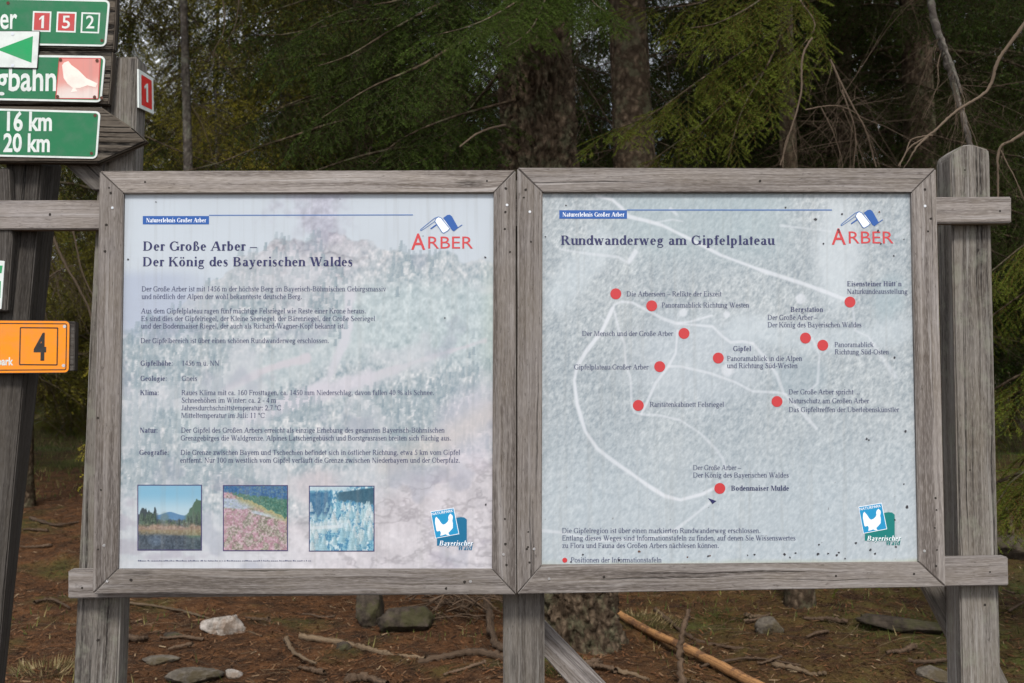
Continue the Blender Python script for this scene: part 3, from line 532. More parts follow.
for t, a, b, y, k in (('Die Arberseen – Relikte der Eiszeit', 626.5, 721.5, 296.3, 0), ('Panoramablick Richtung Westen', 661.5, 749, 307.5, 0), ('Der Mensch und der Große Arber', 582, 673, 335.9, 0), ('Gipfelplateau Großer Arber', 574, 648.3, 369.4, 0),
    ('Raritätenkabinett Felsriegel', 649.7, 724, 406.8, 0), ('Gipfel', 733, 751, 351, 1), ('Panoramablick in die Alpen', 727, 802, 360.8, 0), ('und Richtung Süd-Westen', 727, 797.5, 368, 0), ('Bergstation', 790.5, 823, 311.8, 1), ('Der Große Arber –', 767.5, 817.5, 319.8, 0),
    ('Der König des Bayerischen Waldes', 767.5, 861.5, 327.2, 0), ('Eisensteiner Hütt`n', 847, 901.5, 286.2, 1), ('Naturkundeausstellung', 847, 907.5, 293.8, 0), ('Panoramablick', 834.5, 873.5, 347, 0), ('Richtung Süd-Osten', 834.7, 888.8, 354.3, 0), ('Der Große Arber spricht ...', 788.5, 860, 394.3, 0),
    ('Naturschutz am Großen Arber', 788.5, 869, 403.2, 0), ('Das Gipfeltreffen der Überlebenskünstler', 788.7, 899, 412, 0), ('Der Große Arber –', 693, 741, 470, 0), ('Der König des Bayerischen Waldes', 693, 788.7, 477.5, 0), ('Bodenmaiser Mulde', 731, 789, 490.6, 1),
    ('Die Gipfelregion ist über einen markierten Rundwanderweg erschlossen.', 562, 760.5, 533, 0), ('Entlang dieses Weges sind Informationstafeln zu finden, auf denen Sie Wissenswertes', 562, 795.5, 540.4, 0), ('zu Flora und Fauna des Großen Arbers nachlesen können.', 562, 719, 547.9, 0), ('Positionen der Informationstafeln', 570.7, 661.5, 562.4, 0)):
    serif(t, a, b, y, 5.0, NV if k and t[0] == 'B' and t[1] == 'o' else TX, pr, bold=k)
for x, y in ((615.8, 293.8), (651.7, 305.8), (684, 333.4), (659.7, 366.6), (638.3, 405.4), (718.3, 358), (850, 302), (805.5, 338), (822.8, 345.2), (777, 401.5), (719.8, 488.4)): flat('map_dot', circ(x, y, 5.5), M['ink_red'], pr, .0118)
flat('map_dot', circ(564.8, 560.2, 2.5), M['ink_red'], pr, .0118); flat('map_arrow', [(708, 498), (716.5, 501), (712.5, 504)], M['ink_navy'], pr, .0117)
arber_logo(420.6, -5.1, pr); park_logo(427.9, -4.9, pr, M['ink_green'])
screws(BR, [(529.8, 211.8), (549, 578.8), (925, 206), (534, 549), (924.5, 551)], [(525.8, 189.7), (523.8, 197.5), (531, 241.7), (528.3, 532), (528, 547), (526.8, 549), (529.5, 562.5), (925, 189.5), (931, 218.7), (928, 231.4), (914, 574), (935.5, 498), (936.5, 510), (937, 550), (935, 528), (936, 566), (604, 577), (760, 181), (836, 576)])
spots(pr, [(566, 205.4, 1), (545.4, 236.6, .9), (815.5, 219, 1.7), (785.6, 207.4, 1.2), (878, 230.8, 1.5), (838.7, 229.8, 1.2), (842, 214, 1), (823.5, 243.6, 1), (904, 239.3, .8), (894, 256, 1), (894.4, 357.5, 1.2), (905.7, 431.5, 1.4), (866.7, 439, 1.4),
    (907, 507, 1.8), (895, 520, 1), (856, 543, 1.5), (870.5, 550, 1.7), (875, 553.6, 1.2), (818, 554, 1.6), (828, 553.5, 1.2), (819, 544.5, 1), (837, 555, 1.5), (839, 552.6, 1), (784.6, 554.3, 1.4), (790, 557.5, 1), (795.5, 553, 1.1), (754.5, 554.6, 1.1), (747.6, 555.3, 1), (896, 546.8, 1.2), (839, 232, 1), (881, 243.7, 1.1), (845, 558.6, 1), (583, 554.5, 1.1), (583, 565, 1), (571, 562, 1), (708, 556, 1.1), (878, 231, 1.4), (619, 560, 1.2), (904, 484, .9), (869, 440, 1)])
spots(pr, [(639, 551.5, 1.5), (879.5, 212, 1), (687.5, 557, .9), (710, 555.8, 1)], 'ink_rust')
# ------------------------------------------------------------------ the wooden stand behind the boards
ST = empty('board_stand', P(520, 600, .08), 'weathered grey timber stand of three posts and two crossbeams carrying both boards', 'wooden stand')
PF = .076
def ext(a, b, z):            # extend the line a->b down to height z
    t = (z-a.z)/(b.z-a.z); return a+(b-a)*t
def post(front, depth, m, parent, off=PF, name='post', zb=-.25, back=None, origin=None):
    tl, tr, br, bl = [P(x, y, off) for x, y in front]
    f = [tl, tr, ext(tr, br, zb), ext(tl, bl, zb)]
    if back:
        q = [P(x, y, off+depth) for x, y in back]; b = [q[0], q[1], ext(q[1], q[2], zb), ext(q[0], q[3], zb)]
        return prism(name, f, None, m, parent, .004, b, rough=.0012)
    return prism(name, f, -NB*depth, m, parent, .004, rough=.0012)
post([(103, 57), (138, 57), (117.5, 683), (73.5, 683)], .075, M['lichenpost'], ST)
post([(500, 180), (543, 180), (544.5, 683), (503.5, 683)], .085, M['post'], ST)
# right post with a chamfered top
tl, tr, br, bl = [P(x, y, PF) for x, y in [(950.5, 158), (989.8, 158), (1001, 683), (962, 683)]]
pt = [P(951.5, 153, PF), P(963, 145, PF), P(972, 144.2, PF), P(989, 149.5, PF)]
prism('post', pt[:1]+pt[1:]+[tr, ext(tr, br, -.25), ext(tl, bl, -.25), tl], -NB*.092, M['lichenpost'], ST, .004)
BF = .037
prism('crossbeam', [P(-150, 200.5, BF), P(400, 199.5, BF), P(1011.5, 196.6, BF), P(1011.7, 222.7, BF), P(400, 228, BF), P(-150, 230, BF)], -NB*.036, M['beam'], ST, .003)
prism('crossbeam', [P(68, 570.5, BF), P(500, 566, BF), P(1008.2, 557, BF), P(1008.8, 585.6, BF), P(500, 594, BF), P(68, 598.6, BF)], -NB*.036, M['beam'], ST, .003)
prism('brace', [P(505, 581, .165), P(870, 957, .165), P(812, 957, .165), P(505, 613, .165)], -NB*.035, M['beam'], ST, .003)
prism('brace', [P(916, 572, .17), P(953, 572, .17), P(1130, 925, .17), P(1096, 925, .17)], -NB*.035, M['post'], ST, .003)
for x, y in ((82, 588), (50, 214.5), (965, 170), (978, 250), (970, 470), (985, 605), (1000, 211), (990, 572), (98, 640)): screws(ST, [], [(x, y)], off=(PF if y > 230 and y < 550 or y > 600 or y < 190 else BF)-.0005)
# ------------------------------------------------------------------ the leaning signpost and its plates
SP = empty('signpost', P(10, 660, .1), 'leaning dark timber signpost with cracked planks, left of the boards', 'signpost')
post([(8, 150), (42, 165), (-3, 683), (-42, 683)], .10, M['darkwood'], SP, off=.08, name='post', back=[(8, 150), (62.5, 165), (5, 683), (-40, 683)])
prism('sign_plank', [P(-180, -60, .034), P(118, -60, .034), P(115.5, 20, .034), P(113.4, 50, .034), P(-180, 46, .034)], -NB*.03, M['plankwood'], SP, .003)
prism('sign_plank', [P(-180, 47, .0355), P(112.8, 51, .0355), P(111, 80, .0355), P(108.5, 104.5, .0355), P(-180, 102, .0355)], -NB*.03, M['plankwood'], SP, .003)
prism('sign_plank', [P(-180, 104, .032), P(101, 107, .032), P(131, 127, .032), P(146.5, 141, .032), P(97, 163, .032), P(-180, 160, .032)], -NB*.03, M['plankwood'], SP, .003)
prism('sign_plank', [P(-60, 168, .045), P(8.5, 168, .045), P(12, 242, .045), P(7, 311, .045), P(-60, 311, .045)], -NB*.03, M['darkwood'], SP, .003)
prism('sign_plank', [P(-120, 321, .052), P(75, 321.5, .052), P(74, 371, .052), P(-120, 373, .052)], -NB*.026, M['darkwood'], SP, .002)
prism('gusset', [P(60, 160, .066), P(104, 160, .066), P(100, 190, .066), P(92, 190, .066)], -NB*.03, M['darkwood'], SP, .002)
def bil(q, u, v):
    return ((q[0][0]*(1-u)+q[1][0]*u)*(1-v)+(q[3][0]*(1-u)+q[2][0]*u)*v, (q[0][1]*(1-u)+q[1][1]*u)*(1-v)+(q[3][1]*(1-u)+q[2][1]*u)*v)
def rrect(q, inset, r):
    w = math.hypot(q[1][0]-q[0][0], q[1][1]-q[0][1]); h = math.hypot(q[3][0]-q[0][0], q[3][1]-q[0][1]); out = []
    r = max(r-inset, .3)
    for cx, cy, a0 in ((w-inset-r, inset+r, -90), (w-inset-r, h-inset-r, 0), (inset+r, h-inset-r, 90), (inset+r, inset+r, 180)):
        for k in range(5):
            a = math.radians(a0+22.5*k); out.append(bil(q, (cx+r*math.cos(a))/w, (cy+r*math.sin(a))/h))
    return out
for k, c in dict(s_green=(8, 108, 64), s_white=(214, 220, 216), s_orange=(240, 140, 0), s_black=(30, 24, 20), s_red=(205, 40, 36), s_dimred=(186, 60, 58), s_pink=(232, 150, 140), s_pale=(244, 224, 214), s_arrow=(0, 150, 84)).items():
    m = ink(k, c, .4)
    N = NT(m); tc = N.n('ShaderNodeTexCoord').outputs['Object']; d = N.noise(tc, 25, 4, .65)
    N.l(N.mix(N.ramp(d, [(.42, (0, 0, 0)), (.7, (.5,)*3)]), m.node_tree.nodes['Principled BSDF'].inputs['Base Color'].default_value[:3], tuple(v*.6+.06 for v in lin(c))), N.b.inputs['Base Color'])
def plate(name, quad, off, base, label, inner=None, inset=2.0, r=5, edge=.003, group=None):
    o = empty(name, P(*bil(quad, .5, .95), off), label, 'sign', group)
    prism('plate', [P(x, y, off) for x, y in rrect(quad, 0, r)], -NB*edge, base, o, 0)
    if inner: flat('field', rrect(quad, inset, r), inner, o, off-.0004)
    return o
def bolts(o, pts, off, m):
    for x, y in pts: flat('bolt', circ(x, y, 1.7, 10), m, o, off-.0012)
M['rustbolt'] = mat('rusty_bolt', (.10, .035, .02), .7, .3); G_ = 'green hiking signs on the signpost'
o = plate('trail_sign', [(-150, -6), (110, 0), (106, 46.5), (-150, 42)], .031, M['s_white'], 'topmost green trail sign with numbered boxes 1, 5 and 2', M['s_green'], group=G_)
sans('er', 0, 17, 28.5, 21, M['s_white'], o, .0302, .015)
for q, t, x0, x1, bg in (([(33, 11), (51.5, 11.5), (50.5, 32), (32, 31.5)], '1', 39, 44.5, 's_dimred'), ([(57, 11.6), (76.6, 12.1), (75.6, 32.6), (56, 32)], '5', 62, 70, 's_dimred'), ([(81.5, 12.2), (100.3, 12.8), (99, 33.4), (80.5, 32.8)], '2', 86, 94.2, 's_green')):
    flat('number_field', q, M['s_white'], o, .0304); flat('number_field', rrect(q, 1.6, .5), M[bg], o, .0301); (flat('numeral', [(41.8, 15.8), (44.2, 15.4), (43.8, 28.2), (41.2, 28.1)], M['s_white'], o, .0298), flat('numeral', [(39.2, 18.6), (41.8, 15.8), (41.7, 18.3), (39.4, 20.2)], M['s_white'], o, .0297)) if t == '1' else sans(t, x0, x1, 28.2, 12.4, M['s_white'], o, .0298, .01)
bolts(o, [(8, 3), (102, 40.5)], .031, M['rustbolt'])
o = plate('trail_sign', [(-150, 52.5), (105.5, 56), (101.3, 102.3), (-150, 97)], .031, M['s_white'], 'second green trail sign down, ending in bahn beside a pink bird picture', M['s_green'], group=G_)
sans('gbahn', -3, 56, 90.4, 24.5, M['s_white'], o, .0302, .018)
bq = [(59, 57.5), (101, 58), (98.3, 99.3), (55.2, 98.7)]
def p_bird(X, Y, U, V): c = np.zeros(U.shape+(3,)); c[:] = np.array((244, 156, 144.)); return mixc(c, (255, 238, 230), ss(.35, 1.0, V+.25*(fbm(U*5, V*5, 71)-.5)))
flat('picture_border', bq, M['s_dimred'], o, .0304); picture('bird_picture', rrect(bq, .8, .1)[::5][3:]+rrect(bq, .8, .1)[::5][:3], 60, p_bird, .0302, M['print'], o)
B = [(186, 196), (192, 188), (205, 183), (214, 195), (235, 210), (260, 235), (292, 250), (287, 262), (262, 256), (240, 264), (226, 264), (232, 274), (212, 277), (219, 264), (203, 252), (191, 234), (188, 210)]
q = [P(x/3, y/3, .0298) for x, y in B]; bm = bmesh.new(); f = bm.faces.new([bm.verts.new(p) for p in q]); f.normal_update(); bmesh.ops.triangulate(bm, faces=[f]); me = bpy.data.meshes.new('bird'); bm.to_mesh(me); bm.free(); me.materials.append(M['s_pale']); link('bird', me, o)
bolts(o, [(60.5, 59.8), (97, 60.5), (57.5, 96.5), (94.5, 97), (101.5, 97.8)], .0298, M['rustbolt'])
o = plate('trail_sign', [(-150, 104.5), (100.5, 111.3), (97, 158.8), (-150, 153)], .0295, M['s_white'], 'lowest green trail sign with distances 16 km and 20 km', M['s_green'], group=G_)
sans('16 km', 6.8, 51.8, 130.3, 18, M['s_white'], o, .0288, .028); sans('20 km', 3.2, 49.7, 151.4, 17.4, M['s_white'], o, .0288, .028); bolts(o, [(95, 115.5), (91.5, 153.3)], .0295, M['rustbolt'])
aq = [(-62, 30.5), (40, 30.7), (37.5, 68.6), (-62, 66.5)]
o = plate('arrow_sign', aq, .0275, M['s_black'], 'white plate with a green arrow pointing left, across two green signs', M['s_white'], .7, 1.0, .004)
flat('arrow', [(-3, 49.5), (33, 36), (31.5, 62.8)], M['s_arrow'], o, .0270); bolts(o, [(12.5, 33.8), (12.5, 65.4)], .0275, M['screw'])
oq = [(-130, 319), (70.2, 320.5), (69.3, 373), (-130, 374.5)]
o = plate('route_sign', oq, .049, M['s_black'], 'orange metal sign with a boxed black number 4 on the leaning post', M['s_orange'], .7, 5)
def ringline(name, q, i0, i1, r, m, par, off):
    a, b = rrect(q, i0, r), rrect(q, i1, r); n = len(a)
    link(name, poly_mesh(name, [[P(*a[k], off), P(*b[k], off), P(*b[(k+1) % n], off), P(*a[(k+1) % n], off)] for k in range(n)], m), par)
ringline('border_line', oq, 3.0, 4.0, 5, M['s_black'], o, .0482); ringline('number_box', [(19.8, 327), (58.3, 327.4), (57.6, 365.5), (19, 365.2)], 0, 1.2, 1, M['s_black'], o, .0482)
sans('4', 33.5, 46, 359.6, 25.5, M['s_black'], o, .0482, .03); sans('park', -2.5, 13.2, 365, 7.4, M['s_white'], o, .0482, .03); bolts(o, [(64.5, 326.5), (63.5, 365.6)], .049, M['screw'])
o = plate('marker_sign', [(-40, 257), (4.6, 261), (1.3, 309), (-40, 312)], .042, M['s_white'], 'small white plate with green marks cut by the left edge', None, 2, 1)
flat('green_mark', [(-30, 266), (2.6, 265.5), (1.5, 273), (-30, 276)], M['s_arrow'], o, .0415); flat('green_mark', [(-30, 280), (.8, 281), (.2, 298), (-30, 298)], M['s_arrow'], o, .0415)
# red number plate screwed to the side of the left stand post
o = empty('number_plate', at(146, 100, 2.74), 'small red and white plate numbered 1 on the side of the left post', 'sign')
a0, a1 = at(138.6, 69, 2.70), at(138.9, 107.5, 2.70); dY = .115
c0, c1 = at(153.2, 78.3, 2.70+dY), at(153.8, 114.2, 2.70+dY); nrm = (c0-a0).cross(a1-a0).normalized(); nrm = nrm if nrm.x > 0 else -nrm
def onp(u, v, k): return (a0*(1-u)+c0*u)*(1-v)+(a1*(1-u)+c1*u)*v+nrm*k
def npoly(name, uv, k, m): 
    q = [onp(u, v, k) for u, v in uv]; q = q if (q[1]-q[0]).cross(q[2]-q[0]).dot(nrm) > 0 else q[::-1]; return link(name, poly_mesh(name, [q], m), o)
prism('plate', [onp(0, 0, 0), onp(1, 0, 0), onp(1, 1, 0), onp(0, 1, 0)], -nrm*.004, M['s_white'], o, 0)
npoly('field', [(.17, .1), (.87, .1), (.87, .9), (.17, .9)], .0006, M['s_red']); npoly('numeral', [(.47, .28), (.60, .24), (.60, .76), (.47, .76)], .0012, M['s_white']); npoly('numeral', [(.34, .38), (.47, .28), (.47, .36), (.37, .44)], .0013, M['s_white'])
# ------------------------------------------------------------------ ground
def G(x, y):
    x = np.asarray(x, float); y = np.asarray(y, float)
    h = .052*np.clip(y-6.5, 0, 40)*ss(4, 9, y)+.02*np.clip(y-46, 0, 400)
    h = h+.10*(fbm(x*.5+40, y*.5+40, 601, 3)-.5)*ss(3, 5, y)*2+.09*(fbm(x*1.9+90, y*1.9+60, 611, 4, .55)-.5)+.035*(fbm(x*9+300, y*9+200, 621, 3)-.5)
    return h+.10*ss(.2, 2.2, x-.25)*ss(4.5, 6.5, y)
def Gz(x, y): return float(G(x, y))
def gp(px, py):
    d = ray(px, py); t = 2.0
    while t < 80:
        p = CAM+d*t
        if p.z <= Gz(p.x, p.y): return p
        t += .03
    return CAM+d*20
def spaced(lo, hi, a, b, step, grow):
    mid = list(np.arange(a, b, step)); r = []; s = step; x = b
    while x < hi: r.append(x); s *= grow; x += s
    l = []; s = step; x = a-step
    while x > lo: l.append(x); s *= grow; x -= s
    return np.array([lo]+l[::-1]+mid+r+[hi])
gx = spaced(-220, 220, -4.5, 4.5, .028, 1.10); gy = spaced(-30, 420, 4.3, 9.0, .028, 1.06)
GX, GY = np.meshgrid(gx, gy); GZ = G(GX, GY); n0, n1 = GX.shape; i = np.arange(n0*n1).reshape(n0, n1)
M['ground'] = mat('forest_floor', rough=.95, spec=.1); N = NT(M['ground']); tc = N.n('ShaderNodeTexCoord').outputs['Object']
big = N.noise(tc, .9, 4, .6); md = N.noise(tc, 7, 5, .65); fi = N.noise(tc, 55, 4, .7)
c = N.ramp(md, [(.3, (.017, .010, .007)), (.48, (.065, .028, .012)), (.62, (.12, .050, .019)), (.75, (.14, .078, .04))])
c = N.mix(N.ramp(fi, [(.35, (0,)*3), (.7, (.75,)*3)]), c, (.050, .028, .016)); c = N.mix(N.ramp(N.noise(tc, 120, 2), [(.58, (0,)*3), (.7, (.6,)*3)]), c, (.26, .16, .09))
xyz = N.n('ShaderNodeSeparateXYZ', {0: tc}); far = N.ramp(N.math('DIVIDE', xyz.outputs[1], 30), [(.43, (0,)*3), (.62, (1,)*3)])
right = N.ramp(N.math('ADD', N.math('DIVIDE', xyz.outputs[0], 8), .3), [(.35, (0,)*3), (.65, (.8,)*3)])
gm = N.math('ADD', N.ramp(big, [(.53, (0,)*3), (.68, (.6,)*3)]), N.math('MULTIPLY', N.math('MAXIMUM', far, right), N.ramp(md, [(.38, (0,)*3), (.6, (.75,)*3)])))
c = N.mix(gm, c, N.mix(fi, (.025, .035, .009), (.095, .12, .028)))
N.l(c, N.b.inputs['Base Color']); N.l(N.n('ShaderNodeBump', {'Height': N.math('ADD', md, N.math('MULTIPLY', fi, .6)), 'Strength': .9, 'Distance': .03}).outputs[0], N.b.inputs['Normal'])
gme = mesh_np('ground', np.stack([GX, GY, GZ], -1).reshape(-1, 3), np.stack([i[:-1, :-1], i[:-1, 1:], i[1:, 1:], i[1:, :-1]], -1).reshape(-1, 4), M['ground'], True)
tag(link('ground', gme), kind='structure')
# ------------------------------------------------------------------ helpers for growing things
def tube(pts, radii, k=8, jit=0, cap=True):
    """returns V, F(quads), uv"""
    pts = np.asarray(pts, float); n = len(pts); T = np.gradient(pts, axis=0); T /= np.linalg.norm(T, axis=1)[:, None]+1e-9
    ref = np.array([0, 0, 1.]) if abs(T[0, 2]) < .8 else np.array([1., 0, 0]); V = []; U = []; L = np.concatenate([[0], np.cumsum(np.linalg.norm(np.diff(pts, axis=0), axis=1))])
    for j in range(n):
        a = np.cross(T[j], ref); a /= np.linalg.norm(a)+1e-9; b = np.cross(T[j], a); ref = np.cross(a, T[j])
        th = np.arange(k)*2*math.pi/k; r = radii[j]*(1+(RS.rand(k)-.5)*jit)
        V.append(pts[j]+r[:, None]*(np.cos(th)[:, None]*a+np.sin(th)[:, None]*b)); U.append(np.stack([np.full(k, L[j]), th*radii[0]], 1))
    V = np.concatenate(V); i = np.arange(n*k).reshape(n, k); j = np.roll(i, -1, 1)
    F = np.stack([i[:-1], j[:-1], j[1:], i[1:]], -1).reshape(-1, 4)
    return V, F, np.concatenate(U)
def join(parts):
    V = []; F = []; U = []; n = 0
    for v, f, u in parts: V.append(v); F.append(f+n); U.append(u if u is not None else np.zeros((len(v), 2))); n += len(v)
    return np.concatenate(V), np.concatenate(F), np.concatenate(U)
def smooth(pts, k=6):
    pts = np.asarray(pts, float); out = []
    for i in range(len(pts)-1):
        p0, p1, p2, p3 = pts[max(i-1, 0)], pts[i], pts[i+1], pts[min(i+2, len(pts)-1)]
        for t in np.arange(k)/k: out.append(.5*(2*p1+(p2-p0)*t+(2*p0-5*p1+4*p2-p3)*t*t+(3*p1-p0-3*p2+p3)*t**3))
    return np.array(out+[pts[-1]])
def needles(P0, D, L, step, nl, nw, rs, upv=(0, 0, 1)):
    """needles along a shoot: triangles leaving both sides and the top"""
    n = max(3, int(L/step)); s = (np.arange(n)+rs.rand(n))/n*L; D = np.asarray(D)/np.linalg.norm(D); side = np.cross(D, upv); side /= np.linalg.norm(side)+1e-9; up = np.cross(side, D)
    a = rs.uniform(-.6, math.pi+.6, n); out = side*np.cos(a)[:, None]+up*np.sin(a)[:, None]*.7
    d = D*.75+out; d /= np.linalg.norm(d, axis=1)[:, None]; b = P0+D*s[:, None]; ln = nl*rs.uniform(.7, 1.15, n)*np.where(s > L*.85, .8, 1)
    w = np.cross(d, rs.randn(n, 3)); w /= np.linalg.norm(w, axis=1)[:, None]; w *= nw/2
    return np.stack([b+w, b-w, b+d*ln[:, None]], 1).reshape(-1, 3), np.repeat(s/L, 3)
def spray(seed, L, ns, step, nl, nw, droop=.3, tw=.003):
    """one branchlet: a main shoot with alternate side shoots; tris. attribute = tipness"""
    rs = np.random.RandomState(seed); V = []; A = []; F = []
    def shoot(p, d, l, t0):
        v, s = needles(p, d, l, step, nl, nw, rs); V.append(v); A.append(t0+(1-t0)*s)
        e = p+np.asarray(d)*l; q = np.cross(d, (0, 0, 1)); q = q/(np.linalg.norm(q)+1e-9)*tw; V.append(np.array([p-q, p+q, e, p-(0, 0, tw), p+(0, 0, tw), e])); A.append(np.full(6, -1.0))
    pts = [np.zeros(3)]; d = np.array([1., 0, .0]); m = 7
    for j in range(m): pts.append(pts[-1]+d/np.linalg.norm(d)*L/m); d = d+np.array([0, rs.uniform(-.1, .1), -droop/m*2])
    for a, b in zip(pts, pts[1:]):
        dd = (b-a)/np.linalg.norm(b-a); shoot(a, dd, np.linalg.norm(b-a), .0 if b is not pts[-1] else .6)
    for j in range(ns):
        t = (j+.6)/(ns+.3); k = min(int(t*m), m-1); p = pts[k]+(pts[k+1]-pts[k])*(t*m-k); dd = pts[k+1]-pts[k]; dd = dd/np.linalg.norm(dd)
        s = 1 if j % 2 else -1; sd = np.array([-dd[1], dd[0], 0])*s; d = dd*.75+sd*rs.uniform(.7, 1.0)+np.array([0, 0, rs.uniform(-.35, .05)]); d /= np.linalg.norm(d)
        l = L*(.50*(1-t)**.7+.10)*rs.uniform(.7, 1.15); shoot(p, d, l, .35)
        if l > L*.3:
            for kk in (.4, .65): d2 = d*.8+dd*.6*rs.uniform(.5, 1); d2 /= np.linalg.norm(d2); shoot(p+d*l*kk, d2, l*.38, .5)
    return np.concatenate(V).astype(np.float32), np.concatenate(A).astype(np.float32)
def bare(seed, L, ns, tw):
    rs = np.random.RandomState(seed); V = []
    def tw_(p, d, l, w, dep):
        p = np.asarray(p, float)
        for j in range(4):
            d = d+rs.randn(3)*.16+np.array([0, 0, -.05]); d /= np.linalg.norm(d); e = p+d*l/4; q = np.cross(d, rs.randn(3)); q = q/np.linalg.norm(q)*w; q2 = np.cross(d, q); w2 = .75
            V.append(np.array([p-q, p+q, e+q*w2, p-q, e+q*w2, e-q*w2, p-q2, p+q2, e+q2*w2, p-q2, e+q2*w2, e-q2*w2]))
            if dep < 2:
                for _ in range(ns if dep == 0 else 1):
                    if rs.rand() < .7: dd = d+rs.randn(3)*.7; tw_(p+(e-p)*rs.rand(), dd/np.linalg.norm(dd), l*rs.uniform(.25, .5), w*.55, dep+1)
            p = e; w *= w2
    tw_((0, 0, 0), np.array([1., 0, 0]), L, tw, 0); v = np.concatenate(V); return v.astype(np.float32), np.full(len(v), -1, np.float32)
def stamp(tm, pos, X, Z, sc, rs):
    """place templates: tm list, pos (n,3), X main direction, Z up hint"""
    outV = []; outA = []; ch = rs.randint(0, len(tm), len(pos))
    X = X/np.linalg.norm(X, axis=1)[:, None]; Yv = np.cross(Z, X); Yv /= np.linalg.norm(Yv, axis=1)[:, None]+1e-9; Zv = np.cross(X, Yv); R = np.stack([X, Yv, Zv], 1)
    tint = rs.rand(len(pos))
    for k, (v, a) in enumerate(tm):
        m = ch == k
        if not m.any(): continue
        w = np.einsum('vi,nij->nvj', v, R[m])*sc[m][:, None, None]+pos[m][:, None, :]
        outV.append(w.reshape(-1, 3)); aa = np.stack([np.broadcast_to(a, (m.sum(), len(a))), np.broadcast_to(tint[m][:, None], (m.sum(), len(a)))], -1); outA.append(aa.reshape(-1, 2))
    return np.concatenate(outV), np.concatenate(outA)
def tri_mesh(name, V, A, m):
    me = mesh_np(name, V, np.arange(len(V)).reshape(-1, 3), m)
    if len(me.vertices) == len(V):
        l = me.attributes.new('leaf', 'FLOAT_VECTOR', 'POINT'); l.data.foreach_set('vector', np.concatenate([A, np.zeros((len(A), 1))], 1).astype(np.float32).ravel())
    return me
def foliage(name, dark, light, tip, twig=(.055, .035, .022)):
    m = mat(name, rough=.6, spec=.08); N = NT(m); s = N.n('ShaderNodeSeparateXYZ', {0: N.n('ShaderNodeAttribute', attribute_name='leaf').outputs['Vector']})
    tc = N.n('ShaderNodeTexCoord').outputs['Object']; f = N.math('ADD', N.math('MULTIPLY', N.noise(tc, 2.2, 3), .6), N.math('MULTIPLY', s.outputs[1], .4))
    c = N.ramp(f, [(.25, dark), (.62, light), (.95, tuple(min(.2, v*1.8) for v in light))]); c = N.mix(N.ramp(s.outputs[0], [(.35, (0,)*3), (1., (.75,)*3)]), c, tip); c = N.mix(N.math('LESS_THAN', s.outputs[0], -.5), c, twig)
    N.l(c, N.b.inputs['Base Color'])
    t = N.n('ShaderNodeBsdfTranslucent', {'Color': c}); x = N.n('ShaderNodeMixShader', {0: .14, 1: N.b.outputs[0], 2: t.outputs[0]}); out = [q for q in N.t.nodes if q.type == 'OUTPUT_MATERIAL'][0]; N.l(x.outputs[0], out.inputs[0])
    return m
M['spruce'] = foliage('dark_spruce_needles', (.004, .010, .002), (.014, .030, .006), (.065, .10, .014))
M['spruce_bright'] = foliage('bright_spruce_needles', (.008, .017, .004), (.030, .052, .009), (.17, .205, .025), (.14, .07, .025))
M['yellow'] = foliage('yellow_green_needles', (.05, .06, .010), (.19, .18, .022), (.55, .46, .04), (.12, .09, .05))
M['olive'] = foliage('olive_needles', (.018, .025, .006), (.075, .082, .017), (.30, .26, .032))
M['deadtwig'] = mat('dead_twigs', (.075, .055, .038), .9, spec=.1); M['palebare'] = mat('pale_bare_branch', (.11, .080, .056), .85, spec=.15)
def barkmat(name, a, b, c3, lich, la):
    m = mat(name, rough=.9, spec=.05); N = NT(m); tc = N.n('ShaderNodeTexCoord').outputs['Object']; w = N.noise(tc, 9, 3)
    v = N.n('ShaderNodeTexVoronoi', {'Vector': N.mapping(N.n('ShaderNodeVectorMath', {0: tc, 1: N.n('ShaderNodeCombineXYZ', {0: N.math('MULTIPLY', w, .08), 1: N.math('MULTIPLY', w, .05), 2: N.math('MULTIPLY', w, .1)}).outputs[0]}, operation='ADD').outputs[0], (28, 28, 20)), 'Scale': 1}, feature='F1')
    f = N.math('ADD', N.math('MULTIPLY', v.outputs['Distance'], .7), N.math('MULTIPLY', N.noise(tc, 60, 4, .7), .4))
    c = N.ramp(f, [(.3, c3), (.55, b), (.85, a)]); c = N.mix(N.n('ShaderNodeSeparateColor', {0: v.outputs['Color']}).outputs[0], c, tuple(x*.6 for x in b)); c = N.mix(N.ramp(N.noise(tc, 7, 5, .75), [(.50, (0,)*3), (.64, (la,)*3)]), c, lich)
    N.l(c, N.b.inputs['Base Color']); N.l(N.n('ShaderNodeBump', {'Height': N.math('SUBTRACT', 1, f), 'Strength': 1.0, 'Distance': .015}).outputs[0], N.b.inputs['Normal']); return m
M['bark'] = barkmat('spruce_bark', (.014, .010, .007), (.078, .055, .037), (.175, .127, .088), (.13, .135, .08), .5)
M['greybark'] = barkmat('grey_bark', (.035, .030, .025), (.11, .095, .082), (.19, .165, .145), (.18, .185, .14), .6)
FINE = [spray(s, .42, 13, .0036, .0165, .0040, .35, .0018) for s in (1, 2, 3)]
MID = [spray(s, .60, 11, .016, .030, .008, .5, .003) for s in (11, 12, 13)]
FAR = [spray(s, .85, 9, .045, .062, .022, .5, .004) for s in (21, 22, 23)]
BARE = [bare(s, .8, 2, .0032) for s in (31, 32, 33, 34)]
